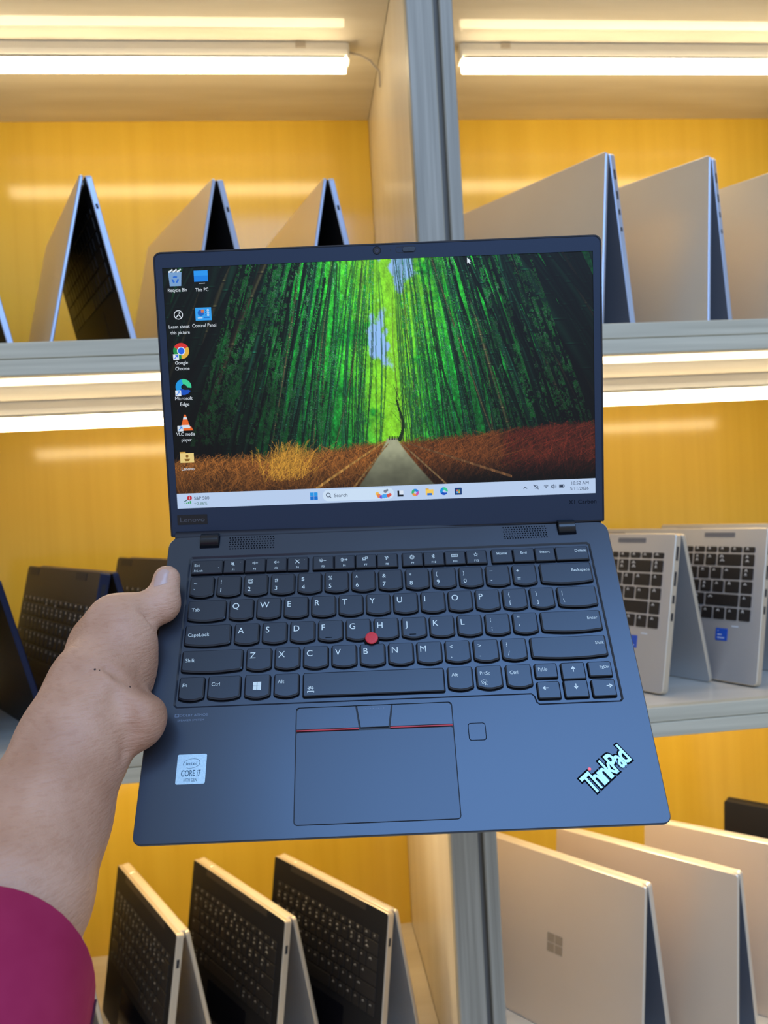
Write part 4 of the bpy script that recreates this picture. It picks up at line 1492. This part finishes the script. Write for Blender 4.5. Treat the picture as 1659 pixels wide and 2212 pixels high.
GA = 'silver laptops tented on the upper shelf of the left bay'
tent('tented_laptop', 'silver laptop tent at far left of the upper shelf, mostly out of frame', GA, np.array([-.372, .070]), None, Z1, .305, .212, 12.5, 'A', yaw=-24.5, keys=False)
tent('tented_laptop', 'silver tented laptop on the upper left shelf with keys visible inside', GA, (182, 377), (107, 535), Z1, .280, .212, 12.5, 'A')
tent('tented_laptop', 'second silver tented laptop on the upper left shelf, right of the one with visible keys', GA, (468, 386), (327, 535), Z1, .280, .212, 12.0, 'A', keys=False)
tent('tented_laptop', 'silver tented laptop on the upper left shelf nearest the middle upright', GA, (708, 384), (588, 527), Z1, .280, .212, 11.5, 'A', keys=False)
GB = 'silver laptops tented on the upper shelf of the right bay'
tent('tented_laptop', 'large silver tented laptop on the upper right shelf beside the middle upright', GB, (1316, 329), (1003, 467), Z1, .268, .222, 7.5, 'B', keys=False)
tent('tented_laptop', 'large silver tented laptop on the upper right shelf, second from the upright', GB, (1538, 338), (1347, 406), Z1, .320, .222, 7.5, 'B', keys=False)
tent('tented_laptop', 'large silver tented laptop cut off at the right edge of the upper right shelf', GB, np.array([.690, .070]), None, Z1, .320, .222, 7.5, 'B', yaw=-36, keys=False)
GC = 'dark navy-edged convertibles tented on the lower shelf of the left bay'
tent('tented_laptop', 'dark blue-edged tented laptop cut off at the left edge, showing its black lid inside', GC, np.array([-.350, .050]), None, Z2, .295, .197, 14, 'C', yaw=-33, keys=False)
tent('tented_laptop', 'brown-black tented laptop with keyboard outward, behind the wrist', GC, np.array([-.222, .060]), None, Z2, .295, .197, 13, 'C', yaw=-33, seed=3)
tent('tented_laptop', 'brown-black tented laptop half hidden behind the thumb', GC, np.array([-.100, .075]), None, Z2, .295, .201, 13, 'C', yaw=-33, seed=4)
GD = 'silver convertibles tented on the lower shelf of the right bay'
tent('tented_laptop', 'silver tented laptop with black keys and blue sticker, beside the held laptop', GD, np.array([.478, .071]), None, Z2, .300, .201, 12.5, 'D', yaw=-28, seed=5)
tent('tented_laptop', 'silver tented laptop with black keys and blue sticker, right of its twin', GD, np.array([.601, .072]), None, Z2, .300, .201, 12.5, 'D', yaw=-28, seed=6)
tent('tented_laptop', 'silver tented laptop cut off by the right edge on the lower right shelf', GD, np.array([.724, .074]), None, Z2, .300, .201, 12.5, 'D', yaw=-28, keys=False)
GE = 'black keyed convertibles with champagne ridge on the bottom shelf'
tent('tented_laptop', 'champagne-edged tented laptop mostly hidden behind the red sleeve', GE, np.array([-.300, .110]), None, Z3, .250, .205, 9.5, 'E', yaw=-26, keys=False)
tent('tented_laptop', 'champagne-ridged black keyboard tent nearest the red sleeve on the bottom shelf', GE, (400, 2016), (270, 1866), Z3, .250, .205, 9.5, 'E', seed=7)
tent('tented_laptop', 'champagne-ridged black keyboard tent in the middle of the bottom left trio', GE, (632, 1986), (432, 1853), Z3, .250, .205, 9.5, 'E', seed=8)
tent('tented_laptop', 'champagne-ridged black keyboard tent nearest the middle upright on the bottom shelf', GE, (853, 1970), (600, 1842), Z3, .250, .205, 9.5, 'E', seed=9)
GF = 'sand coloured laptops tented on the bottom shelf of the right bay'
tent('tented_laptop', 'sand coloured tented laptop with square lid logo beside the middle upright', GF, (1400, 1914), (1080, 1807), Z3, .258, .224, 8.5, 'F', keys=False)
tent('tented_laptop', 'sand coloured tented laptop in the middle of the bottom right row', GF, (1598, 1888), (1222, 1790), Z3, .258, .224, 8.5, 'F', keys=False)
tent('tented_laptop', 'sand coloured tented laptop cut off at the bottom right corner', GF, np.array([.673, .070]), None, Z3, .258, .224, 8.5, 'F', yaw=-46.7, keys=False)
tent('black_laptop', 'black laptop behind the sand coloured ones at the right edge', None, np.array([.830, .051]), None, Z3, .300, .2325, 8, 'G', yaw=-44, keys=False)


# ------------------------------------------------------------------ the arm that holds the laptop: one continuous skin grown around a skeleton
def base2cam(u, v, h):
    """deck coordinates in mm (u right, v towards the front, h out of the deck) to camera coordinates"""
    return TB + RB @ np.array([u, v, -h]) * mm


def smin(a, b_, k):
    h = np.clip(.5 + .5 * (b_ - a) / k, 0, 1)
    return b_ * (1 - h) + a * h - k * h * (1 - h)


def cone(Pg, a, b_, ra, rb):
    a, b_ = np.asarray(a, np.float32), np.asarray(b_, np.float32)
    d = b_ - a
    L2 = float(d @ d)
    t_ = np.clip(((Pg - a) @ d) / L2, 0, 1)
    q = Pg - a - t_[..., None] * d
    return np.sqrt((q * q).sum(-1)) - (ra + (rb - ra) * t_)


def ell(Pg, c, r, axes=None):
    q = Pg - np.asarray(c, np.float32)
    if axes is not None:
        q = q @ np.asarray(axes, np.float32).T
    r = np.asarray(r, np.float32)
    k0 = np.sqrt(((q / r) ** 2).sum(-1))
    k1 = np.sqrt(((q / (r * r)) ** 2).sum(-1)) + 1e-9
    return k0 * (k0 - 1) / k1


def skin_field(Pg):
    c = campt
    # forearm, wrist
    arm = [(c(-100, 2200, .372), .030), (c(-45, 2080, .394), .0385), (c(18, 1938, .42), .0405), (c(88, 1776, .455), .0362), (c(165, 1600, .487), .0318), (c(208, 1490, .508), .0285)]
    f = None
    for (a, ra), (b_, rb) in zip(arm[:-1], arm[1:]):
        g = cone(Pg, a, b_, ra, rb)
        f = g if f is None else smin(f, g, .012)
    # palm: from the wrist up to the knuckles that wrap under the laptop's edge
    f = smin(f, cone(Pg, c(200, 1500, .512), c(232, 1395, .545), .0270, .0235), .012)
    f = smin(f, cone(Pg, c(215, 1480, .515), base2cam(-172, 105, -14), .0230, .0170), .014)
    f = smin(f, cone(Pg, c(228, 1400, .545), base2cam(-172, 58, -14), .0200, .0160), .014)
    # ball of the thumb
    f = smin(f, ell(Pg, c(268, 1392, .527), (.0215, .0270, .0210)), .014)
    f = smin(f, ell(Pg, c(250, 1345, .535), (.0175, .0165, .0180)), .012)
    # heel of the palm resting over the edge
    f = smin(f, ell(Pg, c(298, 1548, .494), (.0165, .0195, .0170)), .010)
    f = smin(f, cone(Pg, c(235, 1520, .500), c(292, 1552, .494), .0200, .0150), .010)
    # thumb: knuckle, first phalanx, bent tip
    th = cone(Pg, c(252, 1335, .535), c(344, 1308, .546), .0150, .0112)
    th = smin(th, ell(Pg, c(346, 1308, .546), (.0118, .0115, .0110)), .006)
    th = smin(th, cone(Pg, c(352, 1300, .547), c(360, 1251, .553), .0106, .0094), .006)
    f = smin(f, th, .0075)
    # four fingers under the base, each its own bent chain
    for i, v in enumerate((46, 67, 88, 107)):
        l1, l2, l3 = ((30, 24, 18), (33, 27, 19), (31, 25, 18), (25, 20, 16))[i]
        r0 = (.0092, .0094, .0090, .0080)[i]
        p0 = base2cam(-172, v, -16)
        p1 = base2cam(-172 + l1 * .92, v - 2, -22)
        p2 = base2cam(-172 + l1 * .92 + l2, v - 3, -20)
        p3 = base2cam(-172 + l1 * .92 + l2 + l3, v - 3, -18.5)
        g = smin(cone(Pg, p0, p1, r0 * 1.12, r0 * 1.02), cone(Pg, p1, p2, r0, r0 * .94), .004)
        g = smin(g, cone(Pg, p2, p3, r0 * .92, r0 * .80), .004)
        f = smin(f, g, .0045)
    # tendons and the hollow of the wrist
    f = smin(f, cone(Pg, c(172, 1640, .462), c(232, 1480, .487), .0040, .0035), .012)
    f = f + .0016 * np.exp(-(((Pg - np.asarray(c(322, 1484, .497), np.float32)) ** 2).sum(-1)) / .010 ** 2) * 3.2
    # folds: under the ball of the thumb, round the heel, behind the thumb joint, across the wrist
    for pts_, amp, sg in (((c(326, 1476, .488), c(292, 1474, .487), c(258, 1458, .488), c(225, 1452, .490)), .0030, .0032),
                          ((c(246, 1500, .478), c(272, 1535, .474), c(282, 1580, .474), c(272, 1625, .476)), .0032, .0046),
                          ((c(338, 1350, .530), c(318, 1338, .527), c(300, 1322, .525)), .0018, .0028),
                          ((c(205, 1700, .420), c(212, 1620, .440), c(226, 1560, .455)), .0016, .0050),
                          ((c(300, 1432, .510), c(330, 1436, .512)), .0009, .0016), ((c(296, 1448, .505), c(328, 1452, .508)), .0009, .0016),
                          ((c(300, 1416, .512), c(332, 1418, .514)), .0006, .0014),
                          ((c(330, 1276, .535), c(352, 1282, .530), c(366, 1290, .535)), .0008, .0014)):
        for a, b_ in zip(pts_[:-1], pts_[1:]):
            f = f + amp * np.exp(-(np.maximum(cone(Pg, a, b_, 0, 0), 0) / sg) ** 2)
    # the laptop presses its shape into the hand
    q = (Pg - TB.astype(np.float32)) @ RB.astype(np.float32)
    bx = np.maximum(np.maximum(np.abs(q[..., 0]) - .1617, np.abs(q[..., 1] - .106) - .1067), np.abs(q[..., 2] - .0051) - .0052)
    return np.maximum(f, -(bx - .0014))


def surface_nets(field, lo, hi, step):
    ax_ = [np.arange(lo[i], hi[i] + step, step, dtype=np.float32) for i in range(3)]
    nx, ny, nz = map(len, ax_)
    Fv = np.empty((nx, ny, nz), np.float32)
    for i in range(0, nx, 12):
        Pg = np.stack(np.meshgrid(ax_[0][i:i + 12], ax_[1], ax_[2], indexing='ij'), -1)
        Fv[i:i + 12] = field(Pg)
    ins = Fv < 0
    cell = np.zeros((nx - 1, ny - 1, nz - 1), np.int8)
    for a in (0, 1):
        for b_ in (0, 1):
            for c in (0, 1):
                cell += ins[a:nx - 1 + a, b_:ny - 1 + b_, c:nz - 1 + c]
    act = (cell > 0) & (cell < 8)
    ids = np.full(act.shape, -1, np.int64)
    I, J, K = np.nonzero(act)
    ids[I, J, K] = np.arange(len(I))
    acc, cnt = np.zeros((len(I), 3)), np.zeros(len(I))
    corners = [(a, b_, c) for a in (0, 1) for b_ in (0, 1) for c in (0, 1)]
    for p_ in corners:
        for q in corners:
            if sum(abs(p_[t_] - q[t_]) for t_ in range(3)) != 1 or p_ > q:
                continue
            f0, f1 = Fv[I + p_[0], J + p_[1], K + p_[2]], Fv[I + q[0], J + q[1], K + q[2]]
            m = (f0 < 0) != (f1 < 0)
            t_ = np.where(m, f0 / np.where(m, f0 - f1, 1), 0)
            pt = np.array(p_)[None] + t_[:, None] * (np.array(q) - np.array(p_))[None]
            acc += pt * m[:, None]
            cnt += m
    vs = acc / cnt[:, None] + np.stack([I, J, K], -1)
    vs = vs * step + np.array([ax_[0][0], ax_[1][0], ax_[2][0]])
    quads = []
    for axis in range(3):
        sl0 = [slice(None)] * 3
        sl1 = [slice(None)] * 3
        sl0[axis], sl1[axis] = slice(0, -1), slice(1, None)
        a, b_ = ins[tuple(sl0)], ins[tuple(sl1)]
        ch = np.nonzero(a != b_)
        u, v = [(1, 2), (2, 0), (0, 1)][axis]
        ok = np.ones(len(ch[0]), bool)
        for w in (u, v):
            ok &= (ch[w] > 0) & (ch[w] < Fv.shape[w] - 1)
        ch = [c[ok] for c in ch]
        flip = a[tuple(ch)]

        def g(du, dv):
            c = [x.copy() for x in ch]
            c[u] -= du
            c[v] -= dv
            return ids[c[0], c[1], c[2]]
        q = np.stack([g(1, 1), g(0, 1), g(0, 0), g(1, 0)], -1)
        q[~flip] = q[~flip][:, ::-1]
        quads.append(q)
    return vs, np.concatenate(quads)


lo_b = np.array([-.275, .015, .295])
hi_b = np.array([-.060, .300, .600])
hv, hq = surface_nets(skin_field, lo_b, hi_b, .0019)
# relax the surface once so that it carries no stair steps
nb = np.zeros_like(hv)
nc = np.zeros(len(hv))
for i in range(4):
    np.add.at(nb, hq[:, i], hv[hq[:, (i + 1) % 4]])
    np.add.at(nc, hq[:, i], 1)
hv = hv * .5 + nb / np.maximum(nc, 1)[:, None] * .5
hw_ = cam2world(hv)

PER = link('person', None, mw=Matrix.Translation(Vector(cam2world(campt(18, 1938, .42)))))
tag(PER, 'person with a crimson sleeve holding the open laptop by its side edge', 'person')
inv = PER.matrix_world.inverted()
off = np.array(PER.matrix_world.translation)
me = bpy.data.meshes.new('arm')
me.from_pydata((hw_ - off).tolist(), [], hq.tolist())
me.polygons.foreach_set('use_smooth', [True] * len(hq))
# skin: mottled brown, fine creases
M['skin'] = mat('skin', (.42, .25, .17), 0.50, spec=0.4, sss=0.12)
nt = M['skin'].node_tree
bs = nt.nodes['Principled BSDF']
tc = nd(nt, 'ShaderNodeTexCoord', -1100, 0)
n1 = nd(nt, 'ShaderNodeTexNoise', -800, 100)
n1.inputs['Scale'].default_value = 22
n1.inputs['Detail'].default_value = 5
rp = nd(nt, 'ShaderNodeValToRGB', -500, 100)
rp.color_ramp.elements[0].position, rp.color_ramp.elements[1].position = .32, .70
rp.color_ramp.elements[0].color = (.52, .275, .17, 1)
rp.color_ramp.elements[1].color = (.72, .43, .295, 1)
nt.links.new(tc.outputs['Object'], n1.inputs['Vector'])
nt.links.new(n1.outputs['Fac'], rp.inputs['Fac'])
mx_ = nd(nt, 'ShaderNodeMix', -250, 150)
mx_.data_type = 'RGBA'
mx_.blend_type = 'MULTIPLY'
rp2 = nd(nt, 'ShaderNodeValToRGB', -500, -120)
rp2.color_ramp.elements[0].position, rp2.color_ramp.elements[1].position = .36, .46
rp2.color_ramp.elements[0].color = (.95, .92, .90, 1)  # faint shade of the creases multiplied into the skin colour
rp2.color_ramp.elements[1].color = (1, 1, 1, 1)
mx_.inputs[0].default_value = 1.0
nt.links.new(rp.outputs['Color'], mx_.inputs[6])
nt.links.new(rp2.outputs['Color'], mx_.inputs[7])
nt.links.new(mx_.outputs[2], bs.inputs['Base Color'])
mp = nd(nt, 'ShaderNodeMapping', -950, -250)
mp.inputs['Scale'].default_value = (60, 60, 260)
mp.inputs['Rotation'].default_value = (0.35, .25, 0)
n2 = nd(nt, 'ShaderNodeTexNoise', -750, -250)
n2.inputs['Scale'].default_value = 2.2
n2.inputs['Detail'].default_value = 4
n3 = nd(nt, 'ShaderNodeTexVoronoi', -750, -500)
n3.inputs['Scale'].default_value = 900
ad = nd(nt, 'ShaderNodeMath', -500, -350)
ad.operation = 'MULTIPLY_ADD'
ad.inputs[1].default_value = .18
bp = nd(nt, 'ShaderNodeBump', -300, -300)
bp.inputs['Strength'].default_value = .6
bp.inputs['Distance'].default_value = .0011
nt.links.new(tc.outputs['Object'], mp.inputs['Vector'])
nt.links.new(mp.outputs['Vector'], n2.inputs['Vector'])
nt.links.new(tc.outputs['Object'], n3.inputs['Vector'])
nt.links.new(n3.outputs['Distance'], ad.inputs[0])
nt.links.new(n2.outputs['Fac'], ad.inputs[2])
nt.links.new(n2.outputs['Fac'], rp2.inputs['Fac'])
nt.links.new(ad.outputs[0], bp.inputs['Height'])
nt.links.new(bp.outputs['Normal'], bs.inputs['Normal'])
me.materials.append(M['skin'])
me.update()
ARM = link('arm', me, PER)

# snap small pieces onto the skin: march from a pixel along the view ray
from mathutils.bvhtree import BVHTree
_bvh = BVHTree.FromPolygons([Vector(p) for p in hv], [list(q) for q in hq])


def on_skin(px, py):
    d = Vector((campt(px, py, 1.0))).normalized()
    hit = _bvh.ray_cast(Vector((0, 0, 0)), d)
    return hit[0], hit[1]


# thumbnail: a curved plate over the skin at the thumb's tip
npx = [[(333 + 29 * s - 3 * t_ + 7 * t_ * t_, 1268 - 32 * t_ - 9 * s + 8 * (s - .5) ** 2 * 4 * t_) for s in np.linspace(0, 1, 7)] for t_ in np.linspace(0, 1, 7)]
nv, nf = [], []
for r_i, row in enumerate(npx):
    for c_i, (a, b_) in enumerate(row):
        h, n = on_skin(a, b_)
        if h is None:
            h, n = Vector(campt(a, b_, .55)), Vector((0, 0, -1))
        if n.dot(h) > 0:
            n = -n
        edge_ = r_i == 0 or c_i in (0, 6)
        nv.append(np.array(h + n * (.0001 if edge_ else .0007)))
for i in range(6):
    for j in range(6):
        nf.append((i * 7 + j, i * 7 + j + 1, i * 7 + j + 8, i * 7 + j + 7))
nm_ = MB().add(cam2world(np.array(nv)) - off, nf)
nm_.build('thumbnail', mat('nail', (.62, .42, .36), .28, spec=.6), PER, smooth=True)
for (a, b_, r_) in ((205, 1446, .00075), (215, 1448, .0004), (281, 1484, .0006)):
    h, n = on_skin(a, b_)
    if h is None:
        continue
    n = Vector(np.array(n) @ R)
    q = n.to_track_quat('Z', 'Y').to_matrix().to_4x4()
    q.translation = Vector(cam2world(np.array(h)) - off)
    dm = MB()
    dm.loft([[(r_ * k_ * math.cos(t_), r_ * k_ * math.sin(t_), z_) for t_ in [2 * math.pi * i / 8 for i in range(8)]] for k_, z_ in ((1, -.0003), (.9, .0002), (.4, .00035))])
    dm.build('mole', mat('mole', (.05, .025, .02), .6), PER, q)

# sleeve: a loose crimson tube round the forearm, folded hem at its mouth
M['cloth'] = grain(mat('crimson_cloth', (.36, .020, .085), 0.85, spec=0.2), (.33, .015, .075), (.40, .028, .10), (1, 1, 1), 30, 3, bump=.25)
hem = [campt(-35 + 242 * math.cos(t_), 2130 + 218 * math.sin(t_), .385 + .012 * math.sin(t_)) for t_ in [2 * math.pi * k / 48 for k in range(48)]]
cen = np.mean(hem, 0)
ad_ = np.array([-.05, .52, -.85])
ad_ /= np.linalg.norm(ad_)
path = [(cen + ad_ * .022, ad_, .0550), (cen + ad_ * .06, ad_, .0580), (cen + ad_ * .14, ad_, .0620), (np.array([-.245, .325, .13]), np.array([.1, -.2, -1.0]), .068),
        (np.array([-.215, .28, .00]), np.array([.15, -.4, -.9]), .075), (np.array([-.18, .20, -.13]), np.array([.2, -.5, -.85]), .085)]
rings = [hem]
for i, (c_, d_, r_) in enumerate(path):
    d_ = d_ / np.linalg.norm(d_)
    a = np.array([1.0, 0, 0]) - d_ * d_[0]
    a /= np.linalg.norm(a)
    b_ = -np.cross(d_, a)
    rings.append([c_ + (a * math.cos(t_) + b_ * math.sin(t_)) * (r_ + .0012 * math.sin(3 * t_ + i * 1.3) + .0007 * math.sin(8 * t_ + 2 * i)) for t_ in [2 * math.pi * k / 48 for k in range(48)]])
outer_r = [[cam2world(p) - off for p in r_] for r_ in rings]
inner_r = []
for r_ in rings[:3]:
    m_ = np.mean(r_, 0)
    inner_r.append([cam2world(m_ + (np.asarray(p) - m_) * .965 + ad_ * .0004) - off for p in r_])
rim = []
for p, q in zip(outer_r[0], inner_r[0]):
    rim.append((np.asarray(p) + np.asarray(q)) / 2 - (ad_ @ R) * .0012)
sv = MB()
sv.loft(list(reversed(inner_r)) + [rim] + outer_r, cap=False)
sv.add(outer_r[-1], [tuple(range(48))])
SLV = sv.build('sleeve', M['cloth'], PER, smooth=True)
# seam: a dark stitched line running back from the hem
pts = []
for i in range(4):
    p = np.asarray(outer_r[i][1 if i == 0 else 2])
    m_ = np.mean(np.asarray(outer_r[i]), 0)
    pts.append(p + (p - m_) / np.linalg.norm(p - m_) * .0002)
MB().tube(pts, .0009, 8).build('sleeve_seam', mat('dark_thread', (.07, .008, .035), .8), SLV, smooth=True)
